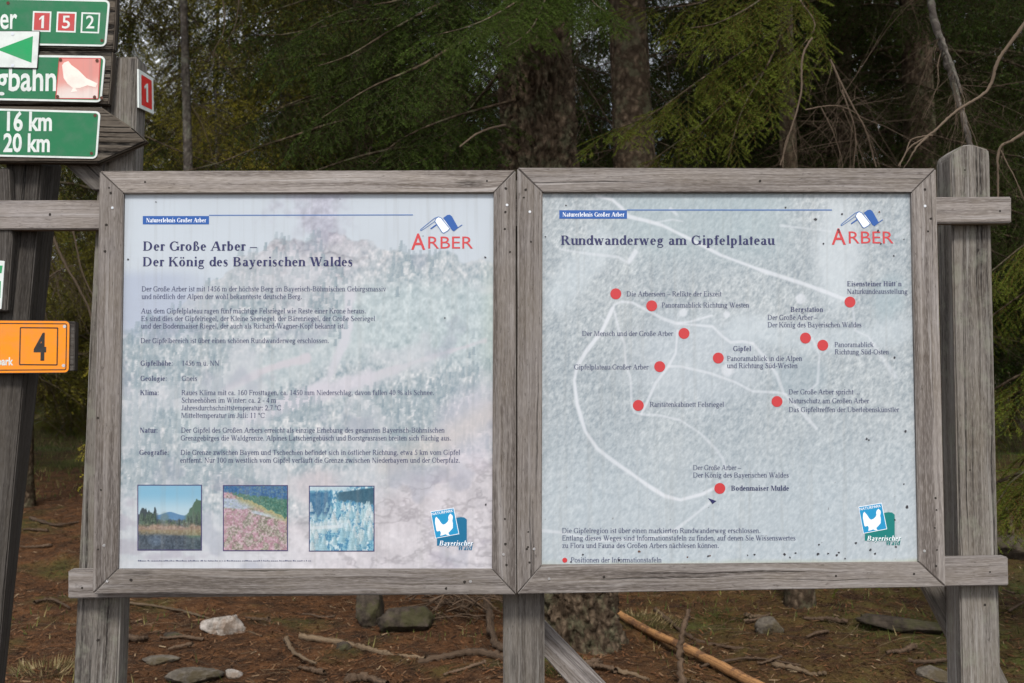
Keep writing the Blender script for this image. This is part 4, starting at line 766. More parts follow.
def trunk_parts(H, r0, r1, lean=(0, 0), k=12, flare=.5, n=40, bend=.03, rs=RS):
    z = np.linspace(-.3, H, n); ph = rs.rand()*6; x = lean[0]*z+bend*np.sin(z*.8+ph); y = lean[1]*z+bend*np.cos(z*.7+ph)
    r = r0+(r1-r0)*np.clip(z/H, 0, 1)+r0*flare*(.3 if r0 > .24 else 1)*np.exp(-np.clip(z, 0, None)/.18); return np.stack([x, y, z], 1), r
def make_tree(label, cat, x, y, H, r0, base, R, nb, tmpl, fmat, bmat, seed, lean=(0, 0), group=None, azim=None, droop=.55, dens=1.0, deadz=None, ndead=30, name='spruce_tree', tscale=1.0, bigtrunk=False, deadL=(.5, 1.4), gapz=None, custom=None, up=.15, tm2=None):
    rs = np.random.RandomState(seed); z0 = Gz(x, y)-.05 if x is not None else 0; root = empty(name, (x, y, z0), label, cat, group)
    C, r = trunk_parts(H, r0, r0*.12, lean, 12, .5, 40, .03, rs); par = []
    if bigtrunk:
        nz, k = 420, 170; zz = np.linspace(-.3, 4.6, nz); th = np.arange(k)*2*math.pi/k; cx = np.interp(zz, C[:, 2], C[:, 0]); cy = np.interp(zz, C[:, 2], C[:, 1]); rr = np.interp(zz, C[:, 2], r)
        TH, ZZ = np.meshgrid(th, zz); a = TH*r0*1.0; cxs, sns = np.cos(TH)*2.2+5, np.sin(TH)*2.2+5
        d = (fbm(cxs*2.6+ZZ*.3, ZZ*5+sns*2.6, 71, 4, .6)-.5)*.11+np.abs(fbm(cxs*9+3, ZZ*17+sns*9, 75, 3)-.5)*.15
        d += .10*np.exp(-np.clip(ZZ, 0, None)/.16)*(.5+.5*np.sin(TH*5+1))*.8
        q = rr[:, None]+d-.02; V = np.stack([cx[:, None]+q*np.cos(TH), cy[:, None]+q*np.sin(TH), ZZ], -1).reshape(-1, 3)
        i = np.arange(nz*k).reshape(nz, k); j = np.roll(i, -1, 1); par.append((V, np.stack([i[:-1], j[:-1], j[1:], i[1:]], -1).reshape(-1, 4), None)); m = C[:, 2] > 4.4; par.append(tube(C[m], r[m], 14)[:3])
    else: par.append(tube(C, r, 14, .10))
    pos, X, Z, sc, isc, bix = [], [], [], [], [], []
    brs = []
    if custom: brs += [(np.array(p, float), rad, d_) for p, rad, d_ in custom]
    for b in range(nb):
        t = (b+rs.rand())/nb; zb = base+(H-base)*t**1.15; 
        if gapz and gapz[0] < zb < gapz[1]: continue
        L = R*(1-t)**.75*rs.uniform(.75, 1.1)+.25; az = b*2.399+rs.uniform(-.3, .3) if azim is None else azim[0]+rs.uniform(-1, 1)*azim[1]
        o = np.array([np.interp(zb, C[:, 2], C[:, 0]), np.interp(zb, C[:, 2], C[:, 1]), zb]); s = np.linspace(0, 1, 9); wig = rs.randn(9).cumsum()*.02
        pts = o+np.stack([np.cos(az)*L*s-np.sin(az)*wig*L, np.sin(az)*L*s+np.cos(az)*wig*L, L*(up*s-droop*s**1.8+.12*s**5)], 1); brs.append((pts, .006+.006*L, 1.0))
    for bi, (pts, rad, dn) in enumerate(brs):
        n = len(pts); par.append(tube(pts, np.linspace(rad, rad*.2, n), 5)); seg = np.linalg.norm(np.diff(pts, axis=0), axis=1); L = seg.sum(); cum = np.concatenate([[0], np.cumsum(seg)])
        cnt = int(L/(.085*tscale)*dens*dn); 
        for q in range(cnt):
            t = .12+.88*(q+rs.rand())/cnt; s = t*L; p = np.array([np.interp(s, cum, pts[:, j]) for j in range(3)]); p2 = np.array([np.interp(min(s+.05, L), cum, pts[:, j]) for j in range(3)]); tg = p2-p
            if np.linalg.norm(tg) < 1e-6: tg = pts[-1]-pts[-2]
            tg /= np.linalg.norm(tg); sd = np.cross(tg, (0, 0, 1)); sd /= np.linalg.norm(sd)+1e-9; sg = 1 if q % 2 else -1
            d = tg*rs.uniform(.45, .9)+sd*sg*rs.uniform(.35, 1.0)+np.array([0, 0, -rs.uniform(.1, 1.1)*(.4+droop)])
            pos.append(p); X.append(d); Z.append(np.array([rs.uniform(-.3, .3), rs.uniform(-.3, .3), 1.])); sc.append((.55+.6*(1-t))*rs.uniform(.8, 1.25)*tscale if tscale < 1.01 else rs.uniform(.8, 1.3))
        pos.append(pts[-1]); X.append(pts[-1]-pts[-2]); Z.append(np.array([0, 0, 1.])); sc.append(.8); bix += [bi]*(len(pos)-len(bix)); isc += [bool(custom) and bi < len(custom)]*(len(pos)-len(isc))
    v, f, u = join([(a, b, c) for a, b, c in par]); tr = link('trunk', mesh_np('trunk', v, f, bmat, True, None), None); tr.parent = root
    if pos:
        pos, X, Z, sc, isc = map(np.array, (pos, X, Z, sc, isc)); V, A = stamp(tmpl, pos[~isc], X[~isc], Z[~isc], sc[~isc], rs)
        if isc.any():
            yk = np.array([custom[k][1] < .0075 if k < len(custom) else False for k in bix])
            for sel, boost in ((isc & ~yk, .1), (isc & yk, .7)):
                if not sel.any(): continue
                V2, A2 = stamp(FINE, pos[sel], X[sel], Z[sel], sc[sel]*(.8 if boost > .5 else 1), rs); A2[:, 1] += boost; A2[:, 0] = np.where(A2[:, 0] >= 0, A2[:, 0]+(.35 if boost > .5 else 0), A2[:, 0]); V = np.concatenate([V, V2]); A = np.concatenate([A, A2])
        cr = link('crown', tri_mesh('crown', V, A, fmat), None); cr.parent = root
    if deadz:
        pos = []; X = []; Z = []; sc = []
        for _ in range(ndead):
            zb = rs.uniform(*deadz); az = rs.uniform(0, 6.283); o = np.array([np.interp(zb, C[:, 2], C[:, 0])+np.cos(az)*r0*.8, np.interp(zb, C[:, 2], C[:, 1])+np.sin(az)*r0*.8, zb]); pos.append(o); X.append([np.cos(az), np.sin(az), rs.uniform(-1.0, .1)]); Z.append([0, 0, 1.]); sc.append(rs.uniform(*deadL)/.8)
        V, A = stamp(BARE, np.array(pos), np.array(X, float), np.array(Z), np.array(sc), rs); cr = link('dead_branches', tri_mesh('dead_branches', V, A, M['deadtwig']), None); cr.parent = root
    return root
def copy_tree(o, loc, rz, label, sc=1, group=None):
    r = o.copy(); COL.objects.link(r); r.location = loc; r.rotation_euler = (0, 0, rz); r.scale = (sc,)*3; r['label'] = label
    if group: r['group'] = group
    for ch in list(o.children): c = ch.copy(); COL.objects.link(c); c.parent = r
    return r
# ------------------------------------------------------------------ trees
L3 = lambda px, py, Y: np.array(at(px, py, Y))
GT = 'spruces standing behind the boards'
x1, y1 = at(571, 640, 5.75).x, 5.75; z1 = Gz(x1, y1)-.05; rel = lambda *p: smooth([L3(*q)-np.array([x1, y1, z1]) for q in p], 5)
cust = [(rel((520, 20, 5.6), (470, 38, 5.2), (420, 66, 5.0), (370, 88, 4.9), (322, 118, 4.8)), .012, 1.5), (rel((515, -30, 5.6), (440, 4, 5.3), (392, 30, 5.1), (350, 55, 5.0), (318, 66, 4.9)), .011, 1.4),
        (rel((520, -60, 5.6), (460, -20, 5.4), (400, 0, 5.2), (340, 12, 5.1), (290, 40, 5.0)), .010, 1.4), (rel((560, -50, 5.6), (530, -10, 4.9), (500, 12, 4.4), (470, 26, 4.2), (440, 34, 4.1)), .007, 1.8), (rel((560, -40, 5.6), (545, 0, 4.9), (530, 30, 4.5), (505, 48, 4.35)), .007, .9),
        (rel((510, 60, 5.7), (470, 110, 6.2), (440, 150, 6.6), (400, 170, 6.9)), .012, .5), (rel((570, -60, 5.6), (585, -20, 5.1), (592, 0, 4.9), (606, 12, 4.7)), .007, 1.8), (rel((515, 100, 5.6), (450, 118, 5.3), (400, 140, 5.1), (370, 168, 5.0)), .009, 1.2)]
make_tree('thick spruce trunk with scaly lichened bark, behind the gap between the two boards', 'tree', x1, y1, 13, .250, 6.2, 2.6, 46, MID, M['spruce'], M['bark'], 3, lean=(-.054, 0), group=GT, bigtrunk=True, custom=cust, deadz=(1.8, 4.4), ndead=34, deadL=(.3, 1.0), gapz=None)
make_tree('slimmer spruce trunk just right of the thickest trunk', 'tree', at(640, 400, 7.6).x, 7.6, 14, .20, 6.4, 2.2, 50, MID, M['spruce'], M['bark'], 4, lean=(-.02, 0), group=GT, deadz=(1.8, 5), ndead=40)
x5, y5 = at(792, 300, 6.6).x, 6.6; z5 = Gz(x5, y5)-.05; rel = lambda *p: smooth([L3(*q)-np.array([x5, y5, z5]) for q in p], 5)
cust = [(rel((790, 20, 6.6), (745, 50, 6.1), (700, 80, 5.7), (655, 112, 5.4), (618, 128, 5.2)), .008, 1.15), (rel((790, 50, 6.6), (740, 90, 6.0), (700, 125, 5.7), (660, 155, 5.5), (640, 172, 5.4)), .008, .8), (rel((790, -30, 6.6), (760, 0, 6.0), (720, 22, 5.6), (690, 28, 5.3)), .008, .9),
        (rel((792, -20, 6.6), (800, 0, 6.0), (815, 25, 5.6), (800, 48, 5.4)), .008, .6), (rel((790, -40, 6.6), (730, -10, 6.3), (690, 5, 6.2), (640, 8, 6.1)), .008, .9), (rel((790, 10, 6.6), (770, 60, 6.0), (742, 110, 5.8), (728, 160, 5.7)), .009, .5)]
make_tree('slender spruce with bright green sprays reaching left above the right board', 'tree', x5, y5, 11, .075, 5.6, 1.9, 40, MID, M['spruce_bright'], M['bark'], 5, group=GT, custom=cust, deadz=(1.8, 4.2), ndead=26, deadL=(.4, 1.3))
x6, y6 = at(1130, 300, 5.2).x, 5.2
make_tree('green spruce beside the right post, its needled branches reaching into the frame', 'tree', x6, y6, 9, .09, 1.05, .98, 80, FINE, M['spruce_bright'], M['bark'], 6, group=GT, droop=.75, gapz=(2.65, 4.4))
make_tree('dark spruce trunk behind the bare twigs right of the right board', 'tree', at(922, 300, 8.6).x, 8.6, 14, .17, 4.2, 2.4, 50, MID, M['spruce'], M['bark'], 7, group=GT, deadz=(1.5, 5), ndead=60)
make_tree('dense dark spruce just behind the thick trunk, its boughs filling the top of the view', 'tree', at(455, 300, 8.4).x, 8.4, 12, .10, 2.9, 2.1, 90, MID, M['spruce'], M['bark'], 41, group=GT)
make_tree('dense dark spruce behind the tangle of straw coloured twigs', 'tree', at(850, 300, 9.6).x, 9.6, 12, .10, 2.9, 2.1, 90, MID, M['spruce'], M['bark'], 42, group=GT)
make_tree('thin pale trunk hung with grey twigs behind the left board', 'tree', at(190, 300, 9.5).x, 9.5, 10, .062, 5.4, 1.6, 30, MID, M['olive'], M['greybark'], 8, lean=(-.02, 0), group=GT, deadz=(2.8, 6), ndead=110, deadL=(.3, 1.1))
make_tree('yellow green young conifer low beside the thin pale trunk', 'tree', at(215, 300, 10.5).x, 10.5, 4.5, .05, .6, 1.0, 62, MID, M['yellow'], M['greybark'], 9, group=GT, name='young_conifer')
make_tree('young green conifer in the gap between signpost and left board', 'tree', at(74, 390, 19).x, 19, 2.6, .03, .25, .9, 60, MID, M['spruce_bright'], M['greybark'], 10, name='young_conifer', tscale=.6, dens=1.1)
make_tree('dark bare stemmed spruce seen in the gap beside the signpost', 'tree', at(24, 300, 10.5).x, 10.5, 13, .10, 3.4, 2.3, 50, MID, M['spruce'], M['bark'], 12, group=GT, deadz=(1.0, 4), ndead=60, deadL=(.6, 1.8))
protos = [make_tree('dense spruce rising beyond the nearer trunks, left of the thick trunk', 'tree', at(360, 300, 12.5).x, 12.5, 15, .16, 2.0, 2.5, 110, MID, M['spruce'], M['bark'], 13, group='spruces deeper in the forest', deadz=(.8, 3), ndead=30),
          make_tree('dense spruce rising beyond the nearer trunks, above the right board', 'tree', at(720, 300, 11.5).x, 11.5, 15, .15, 2.6, 2.4, 100, MID, M['spruce'], M['bark'], 14, group='spruces deeper in the forest', deadz=(1, 4.5), ndead=60),
          make_tree('lighter green spruce far behind the left board', 'tree', at(285, 300, 15).x, 15, 14, .15, 1.9, 2.4, 120, FAR, M['olive'], M['greybark'], 15, group='spruces deeper in the forest', tscale=1.5),
          make_tree('broad dark spruce far behind the right board', 'tree', at(830, 300, 16).x, 16, 17, .17, 2.2, 2.8, 120, FAR, M['spruce'], M['bark'], 16, group='spruces deeper in the forest', tscale=1.5)]
rng = random.Random(4); k = 0
where = [(px, Y) for Y, pxs in ((13.5, (-120, 930, 1080)), (17, (40, 470, 620, 1000)), (19, (120, 200, 340, 720, 900)), (22, (-40, 20, 290, 420, 560, 680, 800, 860, 1040)), (26, (60, 100, 160, 250, 380, 500, 610, 740, 840, 950, 1000)), (31, (-20, 70, 130, 220, 310, 350, 450, 540, 650, 700, 780, 880, 970, 1060)), (36, tuple(range(-60, 1120, 58)))) for px in pxs]
for px, Y in where:
    if Y < 31 and 10 < px < 115 or Y >= 22 and any(a < px < b for a, b in ((200, 255), (600, 655), (685, 725), (845, 915), (1000, 1030))): continue
    px += rng.uniform(-16, 16); Y += rng.uniform(-1, 1); X_ = at(px, 300, Y).x
    pr_ = protos[rng.choice((2, 2, 3)) if px < 330 else rng.choice((0, 3, 3) if Y > 16 else (0, 1))]; side = 'left' if px < 480 else 'right'
    copy_tree(pr_, (X_, Y, Gz(X_, Y)-.05), rng.uniform(0, 6), 'one of the crowded spruces deep in the forest behind the %s board' % side, rng.uniform(.85, 1.2) if Y < 15 else rng.uniform(.62, .82), 'crowded spruces deep behind the %s board' % side); k += 1
# ------------------------------------------------------------------ bare branches in front of the forest
def branch(label, paths, m, twigs=0, seed=1, name='bare_branch', cat='branch', tl=(.12, .35), origin=None, tw=None, rg=.22):
    rs = np.random.RandomState(seed); par = []; pos = []; X = []
    for pts, r0, r1 in paths:
        q = smooth([p if isinstance(p, np.ndarray) else L3(*p) for p in pts], 14); q = q+rs.randn(*q.shape).cumsum(0)*.0007+rs.randn(*q.shape)*r0*rg*.25; par.append(tube(q, np.linspace(r0, r1, len(q))*(1+rg*(rs.rand(len(q))-.5))*(1+.12*rg*np.sin(np.arange(len(q))*.55+rs.rand()*6)), 9, rg))
        for _ in range(twigs): i = rs.randint(2, len(q)-1); pos.append(q[i]); X.append(rs.randn(3)*.7+(q[i]-q[i-1])/np.linalg.norm(q[i]-q[i-1])*.5+(0, 0, -.5))
    v, f, u = join(par); o_ = v.mean(0)
    o = link(name, mesh_np(name, v, f, m, True, u), None, o_); tag(o, label, cat)
    if pos:
        V, A = stamp(BARE, np.array(pos), np.array(X, float), np.tile([0, 0, 1.], (len(pos), 1)), rs.uniform(*tl, len(pos))/.8, rs); V = V
        t = link('side_twigs', tri_mesh('side_twigs', V, A, tw or m), None); t.data.transform(Matrix.Translation(-Vector(o_))); t.parent = o
    return o
branch('smooth pale bare branch curving down from the top right edge to the right board', [([(1060, -30, 3.3), (1024, 24, 3.3), (1000, 60, 3.3), (988, 90, 3.3), (955, 112, 3.25), (930, 135, 3.2), (912, 148, 3.2), (899, 168, 3.2)], .007, .0022), ([(928, 136, 3.2), (915, 150, 3.18), (905, 168, 3.2)], .004, .0015), ([(932, 135, 3.2), (913, 139, 3.22), (905, 150, 3.22), (898, 166, 3.2)], .0035, .0012)], M['palebare'], 0, 1)
branch('thick lichen flecked dead branch slanting down behind the top of the right post', [([(922, -60, 4.2), (931, 0, 4.2), (943, 50, 4.2), (955, 90, 4.2), (970, 148, 4.15), (985, 230, 4.1)], .017, .010), ([(938, 30, 4.2), (953, 66, 4.1), (961, 92, 4.05)], .010, .005)], M['greybark'], 11, 2, tl=(.25, .6), tw=M['palebare'])
branch('crooked bare twig at the right edge beside the right post', [([(1045, 120, 3.2), (1012, 140, 3.2), (998, 152, 3.2), (997, 200, 3.2)], .006, .003), ([(1000, 150, 3.2), (1012, 172, 3.2), (1030, 215, 3.2)], .003, .001)], M['palebare'], 4, 3, tl=(.1, .2))
branch('long thin bare twig hanging above the middle of the right board', [([(812, 38, 4.6), (803, 55, 4.6), (800, 95, 4.6), (791, 130, 4.6), (781, 165, 4.6)], .0055, .003), ([(791, 130, 4.6), (784, 150, 4.6), (783, 170, 4.6)], .003, .0015), ([(792, 138, 4.6), (797, 160, 4.6)], .002, .001)], M['palebare'], 2, 4, tl=(.1, .2))
branch('tangle of straw coloured dead twigs hanging above the right board', [([(830, 60, 5), (852, 105, 5), (865, 130, 5), (876, 168, 5)], .006, .003), ([(842, 90, 5.1), (856, 135, 5.1), (853, 170, 5.1)], .005, .002), ([(805, 110, 5), (840, 106, 5), (866, 120, 5)], .004, .002)], M['palebare'], 9, 5, tl=(.3, .7))
branch('thin drooping twig above the left board near the top', [([(222, -10, 5), (224, 30, 5), (214, 50, 5), (213, 62, 5)], .003, .001), ([(240, -20, 5), (236, 20, 5), (226, 40, 5)], .003, .001)], M['deadtwig'], 5, 6, tl=(.1, .3))
branch('short snapped dead branch against the thick trunk', [([(505, 125, 5.35), (480, 133, 5.2), (460, 148, 5.1)], .007, .004)], M['palebare'], 0, 7, tl=(.1, .2))
branch('dark crooked twigs in the gap between signpost and left board', [([(52, 235, 6), (64, 262, 6), (80, 290, 6), (92, 320, 6), (95, 370, 6)], .009, .006), ([(72, 225, 6), (82, 270, 6), (95, 300, 6)], .006, .004), ([(48, 278, 6), (62, 268, 6), (78, 264, 6)], .005, .002), ([(52, 298, 6), (60, 275, 6), (66, 250, 6)], .003, .001)], M['deadtwig'], 5, 8, tl=(.2, .5))
# ------------------------------------------------------------------ forest floor details
def attr_mat(name, stops, rough=.9):
    m = mat(name, rough=rough, spec=.1); N = NT(m); s = N.n('ShaderNodeSeparateXYZ', {0: N.n('ShaderNodeAttribute', attribute_name='leaf').outputs['Vector']}); N.l(N.ramp(s.outputs[1], stops), N.b.inputs['Base Color']); return m
rs = np.random.RandomState(5)
def scatter(n, xr, yr, dens=None):
    x = rs.uniform(xr[0], xr[1], n); y = rs.uniform(yr[0]**.5, yr[1]**.5, n)**2; x = x*(y/yr[1]+.25)
    if dens is not None: m = rs.rand(n) < dens(x, y); x, y = x[m], y[m]
    return x, y
# needles and bark crumbs
x, y = scatter(60000, (-6.5, 6.5), (4.3, 13)); n = len(x); z = G(x, y)+rs.uniform(.001, .012, n); a = rs.uniform(0, 6.28, n); l = rs.uniform(.006, .03, n); w = rs.uniform(.0012, .005, n); t = rs.uniform(-.35, .35, n)
d = np.stack([np.cos(a), np.sin(a), t], 1)*l[:, None]; s = np.stack([-np.sin(a), np.cos(a), rs.uniform(-.4, .4, n)], 1)*w[:, None]; c0 = np.stack([x, y, z], 1)
V = np.stack([c0-d-s, c0+d-s*.6, c0+d*.9+s, c0-d-s, c0+d*.9+s, c0-d*.9+s], 1).reshape(-1, 3); A = np.stack([np.zeros(n*6), np.repeat(rs.rand(n), 6)], 1)
M['litter'] = attr_mat('needle_litter', [(0, (.02, .012, .008)), (.35, (.065, .030, .014)), (.75, (.13, .058, .026)), (.95, (.17, .10, .055)), (1, (.28, .21, .13))])
tag(link('forest_litter', tri_mesh('forest_litter', V, A, M['litter'])), 'brown needles and bark crumbs covering the ground under the boards', 'forest litter', kind='stuff')
# small fallen twigs, uncountable
x, y = scatter(2200, (-6, 6), (4.4, 12)); n = len(x); pos = np.stack([x, y, G(x, y)+.008], 1); a = rs.uniform(0, 6.28, n); X = np.stack([np.cos(a), np.sin(a), rs.uniform(-.02, .12, n)], 1)
V, A = stamp([bare(s, .8, 1, .0045) for s in (41, 42, 43)], pos, X, np.tile([0, 0, 1.], (n, 1)), rs.uniform(.12, .5, n), rs); V[:, 2] = np.maximum(V[:, 2], G(V[:, 0], V[:, 1])+.002)
M['twiglitter'] = attr_mat('twig_litter', [(0, (.03, .02, .015)), (.6, (.09, .06, .04)), (1, (.20, .145, .09))]); tag(link('twig_litter', tri_mesh('twig_litter', V, A, M['twiglitter'])), 'thin broken twigs strewn over the forest floor', 'twigs', kind='stuff')
# grass and moss tufts
def gd(x, y): return np.clip(ss(.5, .64, fbm(x*1.3+20, y*1.3, 900, 3))*.35+ss(10, 15, y)*.9+ss(1.6, 3, x)*.22, 0, 1)
x, y = scatter(60000, (-14, 14), (4.4, 34), gd); n = len(x); z = G(x, y); h = rs.uniform(.02, .075, n)*(1+ss(8, 16, y)); a = rs.uniform(0, 6.28, n); w = .0022+.0002*y; b = np.stack([x, y, z], 1); s = np.stack([np.cos(a), np.sin(a), 0*a], 1)*w[:, None]; tp = b+np.stack([rs.randn(n)*.35*h, rs.randn(n)*.35*h, h], 1)
M['grass'] = attr_mat('short_grass', [(0, (.03, .045, .012)), (.55, (.07, .10, .022)), (.8, (.14, .14, .04)), (1, (.26, .20, .10))]); tag(link('grass', tri_mesh('grass', np.stack([b-s, b+s, tp], 1).reshape(-1, 3), np.stack([np.zeros(n*3), np.repeat(rs.rand(n), 3)], 1), M['grass'])), 'short green and straw coloured grass growing on the forest floor', 'grass', kind='stuff')
def stone(px, py, size, m, label, seed, name='rock', cat='rock', sink=.3, rot=0, blocky=0):
    p = gp(px, py); bm = bmesh.new(); bmesh.ops.create_icosphere(bm, subdivisions=5, radius=1); rr = np.random.RandomState(seed); off = rr.rand(3)*50
    pl_ = [Vector(rr.randn(3)).normalized() for _ in range(9)]; dd = rr.uniform(.55, .85, 9)
    for v in bm.verts:
        c = v.co.copy()
        for q, k in zip(pl_, dd):
            e = c.dot(q)-k
            if e > 0: c -= q*e*.93
        v.co = c
    co = np.array([v.co[:] for v in bm.verts]); dn = (fbm(co[:, 0]*2.5+off[0], co[:, 1]*2.5+co[:, 2]*2+off[1], seed, 4)-.5)*.22+(fbm(co[:, 0]*9+off[1], co[:, 1]*9+co[:, 2]*8+off[0], seed+3, 3)-.5)*.12
    for v, k in zip(bm.verts, dn): v.co = Vector((v.co.x*(1+k)*size[0], v.co.y*(1+k)*size[1], v.co.z*(1+k)*size[2]))
    bmesh.ops.rotate(bm, verts=bm.verts, matrix=Matrix.Rotation(rot, 3, 'Z')); me = bpy.data.meshes.new(name); bm.to_mesh(me); bm.free(); me.materials.append(m)
    for f in me.polygons: f.use_smooth = True
    o = link(name, me); o.location = (p.x, p.y+size[1]*.6, Gz(p.x, p.y+size[1]*.6)+size[2]*(1-2*sink)*.8); return tag(o, label, cat)
def stonemat(name, a, b, moss, ma):
    m = mat(name, rough=.9, spec=.15); N = NT(m); tc = N.n('ShaderNodeTexCoord').outputs['Object']; c = N.ramp(N.noise(tc, 18, 5, .7), [(.3, a), (.65, b)]); c = N.mix(N.ramp(N.noise(tc, 7, 4, .7), [(.48, (0,)*3), (.6, (ma,)*3)]), c, moss)
    N.l(c, N.b.inputs['Base Color']); N.l(N.n('ShaderNodeBump', {'Height': N.noise(tc, 30, 5, .7), 'Strength': .8, 'Distance': .01}).outputs[0], N.b.inputs['Normal']); return m
M['rock'] = stonemat('pale_granite', (.10, .085, .07), (.44, .39, .35), (.14, .09, .055), .7); M['darkrock'] = stonemat('dark_mossy_stone', (.018, .014, .011), (.075, .058, .044), (.05, .05, .018), .6); M['mossrock'] = stonemat('grey_stone', (.05, .040, .031), (.165, .142, .115), (.060, .045, .022), .8)
stone(222, 634, (.155, .10, .095), M['rock'], 'pale angular rock lying on the needles below the left board', 1, sink=.28)
stone(190, 685, (.14, .10, .045), M['mossrock'], 'flat grey rock cut by the lower edge, right of the left post', 2, rot=.3)
stone(157, 666, (.11, .07, .025), M['mossrock'], 'thin flat grey stone half buried near the left post', 3)
stone(232, 680, (.05, .04, .03), M['rock'], 'small pale stone beside the flat grey rock', 4)
stone(172, 640, (.06, .05, .03), M['litter'] if 0 else M['darkrock'], 'small dark stone between the left post and the pale rock', 5)
stone(402, 634, (.18, .13, .12), M['darkrock'], 'larger dark mossy block below the left board', 16, sink=.2, rot=-.25); stone(368, 626, (.11, .12, .13), M['darkrock'], 'upright dark stone at the left end of the mossy block', 7, sink=.2)
stone(905, 632, (.30, .10, .055), M['darkrock'], 'long low grey slab on the slope left of the right post', 8, rot=-.45); stone(772, 634, (.09, .07, .07), M['mossrock'], 'jagged grey stone on the slope below the right board', 9)
stone(938, 683, (.07, .12, .04), M['mossrock'], 'small tilted grey stone at the foot of the right post', 10, rot=.5); stone(342, 652, (.05, .04, .03), M['darkrock'], 'small brown stone below the dark mossy block', 11)
stone(1015, 560, (.25, .2, .12), M['darkrock'], 'dark stone beyond the right post at the right edge', 12)
# fallen wood
M['peeled'] = wood('peeled_orange_wood', (.44, .23, .095), (.12, .055, .025), .6, .5); M['oldstick'] = wood('old_stick', (.13, .085, .055), (.03, .02, .014), .7, .8); M['palestick'] = wood('pale_stick', (.19, .135, .085), (.055, .035, .022), .7, .7)
N = NT(M['peeled']); tc = N.n('ShaderNodeTexCoord').outputs['Object']; c_ = N.b.inputs['Base Color'].links[0].from_socket; N.l(N.mix(N.ramp(N.noise(tc, 9, 5, .7), [(.50, (0,)*3), (.60, (.85,)*3)]), c_, (.10, .05, .03)), N.b.inputs['Base Color'])
def gl(px, py, h=.0): p = gp(px, py); return (p.x, p.y, p.z+h)
def fallen(label, pts, r0, r1, m, tw=0, seed=1, name='fallen_branch', cat='branch'):
    return branch(label, [([np.array(p) for p in pts], r0*.8, r1*.75)], m, tw, seed, name, cat, (.1, .35), rg=.5 if m is not M['peeled'] else .12)
fallen('peeled orange pole lying aslant at the foot of the thick trunk', [gl(612, 616, .04), gl(650, 640, .05), gl(690, 660, .05), gl(770, 700, .04)], .028, .034, M['peeled'], 0, 1, 'fallen_pole', 'pole')
fallen('broken upright root stub in front of the orange pole', [gl(683, 690, .0), gl(680, 683, .12), gl(684, 680, .25), gl(690, 678, .34)], .026, .012, M['oldstick'], 0, 2, 'root_stub', 'root')
fallen('pale rotten stick lying below the dark mossy block', [gl(300, 640, .02), gl(352, 648, .02), gl(382, 656, .02), gl(425, 662, .02)], .022, .016, M['palestick'], 0, 3)
fallen('mossy root running to the middle post', [gl(420, 664, .01), gl(455, 660, .03), gl(480, 656, .02), gl(515, 662, .0)], .022, .030, M['oldstick'], 0, 4, 'root', 'root')
fallen('short splintered pale stick left of the rotten stick', [gl(286, 644, .03), gl(296, 658, .02), gl(316, 668, .02)], .018, .008, M['palestick'], 2, 5)
fallen('thin stick leading from the pale rock to the left', [gl(124, 604, .01), gl(170, 612, .02), gl(200, 618, .01), gl(262, 640, .02)], .012, .006, M['palestick'], 0, 6)
fallen('dark knotted branch lying left of the pale rock', [gl(122, 640, .02), gl(135, 644, .03), gl(148, 642, .02)], .026, .014, M['oldstick'], 0, 7)
fallen('reddish log piece lying near the lower edge', [gl(348, 683, .02), gl(368, 684, .03), gl(388, 690, .02)], .028, .020, M['peeled'] if 0 else M['oldstick'], 0, 8)
fallen('grey root crossing the slope right of the orange pole', [gl(655, 612, .02), gl(690, 640, .02), gl(720, 650, .03), gl(760, 652, .01)], .018, .010, M['oldstick'], 3, 9, 'root', 'root')
fallen('thin dark root below the slope, right of the grey root', [gl(700, 668, .01), gl(750, 662, .02), gl(800, 668, .01)], .010, .006, M['oldstick'], 3, 10, 'root', 'root')
fallen('curved dark root rising beside the middle post', [gl(486, 610, .10), gl(490, 630, .08), gl(496, 648, .03), gl(512, 654, .0)], .030, .022, M['oldstick'], 0, 11, 'root', 'root')
fallen('pale stick pointing down the slope below the right board', [gl(590, 668, .02), gl(625, 676, .02), gl(650, 684, .02)], .018, .012, M['palestick'], 0, 12)
fallen('dead stick on the ground left of the left post', [gl(30, 520, .02), gl(55, 528, .03), gl(78, 524, .02)], .02, .012, M['oldstick'], 2, 13)
fallen('bent dead stick on the ground near the leaning signpost', [gl(34, 605, .02), gl(52, 604, .03), gl(72, 612, .02)], .014, .008, M['oldstick'], 2, 14)
fallen('dark branch lying beyond the right post', [gl(1003, 500, .02), gl(1015, 545, .05), gl(1032, 565, .02)], .025, .02, M['oldstick'], 0, 15)
rq = np.random.RandomState(77)
KIND = ['short dark', 'knotted brown', 'thin grey', 'forked dark', 'broken brown', 'curved grey']
SPOT = ['left of the pale rock', 'between the pale rock and the mossy block', 'near the lower edge below the mossy block', 'just right of the middle post', 'right of the orange pole', 'on the slope under the middle of the right board', 'at the foot of the slope left of the right post', 'beyond the right post', 'on the slope above the orange pole', 'in the gap left of the left post']
SX = [(135, 185), (255, 330), (300, 470), (552, 600), (765, 800), (790, 850), (860, 935), (1008, 1022), (690, 780), (35, 70)]; SY = [(615, 670), (606, 630), (660, 680), (668, 680), (655, 680), (610, 650), (650, 680), (590, 670), (606, 632), (470, 600)]
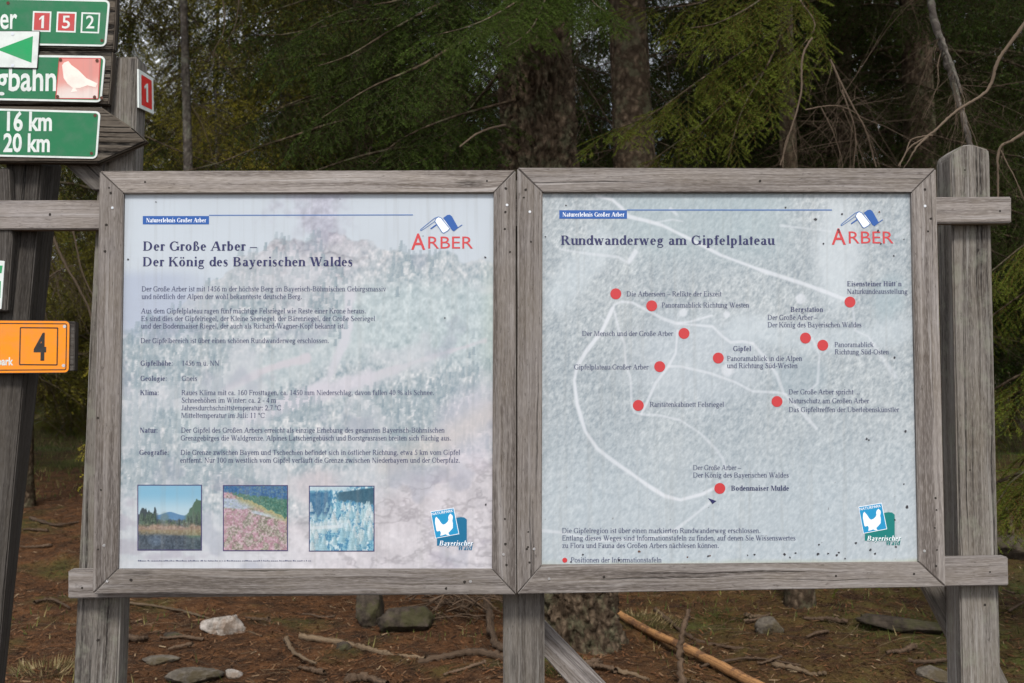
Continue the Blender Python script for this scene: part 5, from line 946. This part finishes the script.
for k in range(20):
    j = k % 10; px, py = rq.uniform(*SX[j]), rq.uniform(*SY[j]); p = gp(px, py); a = rq.uniform(-.6, .6)+(3.14 if rq.rand() < .5 else 0); L_ = rq.uniform(.10, .28)
    pts = [(p.x+math.cos(a)*L_*t, p.y+math.sin(a)*L_*t, Gz(p.x+math.cos(a)*L_*t, p.y+math.sin(a)*L_*t)+.012+rq.uniform(0, .015)) for t in (-.5, -.1, .25, .5)]
    fallen('%s stick lying %s' % (KIND[(k//10*3+j) % 6], SPOT[j]), pts, rq.uniform(.008, .02), rq.uniform(.005, .012), M['oldstick'] if rq.rand() < .75 else M['palestick'], 0, 100+k, 'fallen_stick', 'stick')
# brush pile behind the left board's lower edge
rb = np.random.RandomState(8); par = []
for _ in range(46):
    a = np.array(gl(rb.uniform(405, 470), rb.uniform(600, 622), rb.uniform(.0, .10))); b = np.array(gl(rb.uniform(455, 515), rb.uniform(606, 630), rb.uniform(.0, .12))); mdl = (a+b)/2+np.array([0, 0, rb.uniform(-.02, .10)])
    q = smooth([a, mdl, b], 5); par.append(tube(q, np.linspace(.006, .003, len(q))*rb.uniform(.6, 1.3), 4, .2))
v, f, u = join(par); tag(link('brush_pile', mesh_np('brush_pile', v, f, M['oldstick'], True, u), None, v.mean(0)), 'heap of thin dead twigs beside the middle post', 'brush pile')
# dry rusty fern clump far in the left gap
def clump(px, py, n, h, r, m, label, name, cat, seed):
    p = gp(px, py); rc = np.random.RandomState(seed); a = rc.uniform(0, 6.28, n); q = rc.rand(n)**.5*r; b = np.stack([q*np.cos(a), q*np.sin(a), 0*a], 1); d = np.stack([np.cos(a)*rc.uniform(.2, 1.2, n), np.sin(a)*rc.uniform(.2, 1.2, n), np.ones(n)], 1)*(h*rc.uniform(.5, 1.1, n))[:, None]; s = rc.randn(n, 3)*.012*h/.3
    me = tri_mesh(name, np.stack([b-s, b+s, b+d], 1).reshape(-1, 3), np.stack([np.zeros(n*3), np.repeat(rc.rand(n), 3)], 1), m); o = link(name, me); o.location = p; return tag(o, label, cat)
M['rustfern'] = attr_mat('dry_fern', [(0, (.10, .04, .02)), (.6, (.30, .12, .05)), (1, (.42, .24, .12))])
clump(62, 398, 900, .42, .55, M['rustfern'], 'rusty dry fern clump in the distance between signpost and left board', 'fern', 'fern', 1)
M['straw'] = attr_mat('straw_grass', [(0, (.06, .05, .02)), (.6, (.16, .12, .055)), (1, (.28, .22, .12))])
clump(46, 672, 350, .05, .2, M['straw'], 'straw coloured grass tuft between signpost and left post', 'grass_tuft', 'grass tuft', 2); clump(640, 622, 500, .045, .25, M['straw'], 'straw coloured grass tuft beside the top of the orange pole', 'grass_tuft', 'grass tuft', 3)
M['moss'] = attr_mat('green_moss', [(0, (.02, .03, .008)), (.6, (.05, .075, .015)), (1, (.10, .13, .03))]); clump(725, 616, 1500, .022, .2, M['moss'], 'bright moss cushion on the slope below the right board', 'moss_cushion', 'moss', 4); clump(560, 668, 1500, .025, .18, M['moss'], 'green moss cushion at the foot of the thick trunk', 'moss_cushion', 'moss', 5)
# curly grey lichen growing on the left post's top
rl = np.random.RandomState(3); n = 70; pos = np.array([P(rl.uniform(104, 140), rl.uniform(55, 60), rl.uniform(.078, .14)) for _ in range(n)]); X = rl.randn(n, 3)+(0, 0, 1.2); V, A = stamp(BARE, pos, X, np.tile([0, 0, 1.], (n, 1))+rl.randn(n, 3)*.1, rl.uniform(.012, .03, n), rl)
M['lichen'] = mat('grey_lichen', (.32, .32, .26), .9); lo = link('lichen', tri_mesh('lichen', V, A, M['lichen'])); lo.parent = ST; lo.data.transform(Matrix.Translation(-ST.location))
# ------------------------------------------------------------------ sky, sun, output
w = bpy.data.worlds.new('World'); S.world = w; w.use_nodes = True; t = w.node_tree; bg = t.nodes['Background']; SUN_EL, SUN_AZ = 50, 177
sky = t.nodes.new('ShaderNodeTexSky'); sky.sky_type = 'NISHITA'; sky.sun_disc = False; sky.sun_elevation = math.radians(SUN_EL); sky.sun_rotation = math.radians(SUN_AZ)
tc = t.nodes.new('ShaderNodeTexCoord'); nz = t.nodes.new('ShaderNodeTexNoise'); nz.inputs['Scale'].default_value = 2.2; nz.inputs['Detail'].default_value = 6; nz.inputs['Roughness'].default_value = .6; t.links.new(tc.outputs['Generated'], nz.inputs['Vector'])
rp = t.nodes.new('ShaderNodeValToRGB'); rp.color_ramp.elements[0].position = .36; rp.color_ramp.elements[1].position = .52; t.links.new(nz.outputs[0], rp.inputs[0])
mx = t.nodes.new('ShaderNodeMix'); mx.data_type = 'RGBA'; mx.inputs[7].default_value = (11, 11.4, 12, 1); t.links.new(rp.outputs[0], mx.inputs[0]); t.links.new(sky.outputs[0], mx.inputs[6]); t.links.new(mx.outputs[2], bg.inputs[0]); bg.inputs[1].default_value = .075
sl = bpy.data.lights.new('sun', 'SUN'); sl.energy = 2.1; sl.angle = math.radians(12); sl.color = (1, .96, .9); so = bpy.data.objects.new('sun', sl); COL.objects.link(so)
az = math.radians(SUN_AZ); dirv = Vector((math.sin(az)*math.cos(math.radians(SUN_EL)), math.cos(az)*math.cos(math.radians(SUN_EL)), math.sin(math.radians(SUN_EL)))); so.rotation_euler = dirv.to_track_quat('Z', 'Y').to_euler(); so.location = dirv*30
S.view_settings.view_transform = 'Standard'; S.view_settings.look = 'None'; S.view_settings.gamma = 1; S.view_settings.exposure = .64
S.cycles.max_bounces = 4; S.cycles.diffuse_bounces = 2; S.cycles.use_denoising = True
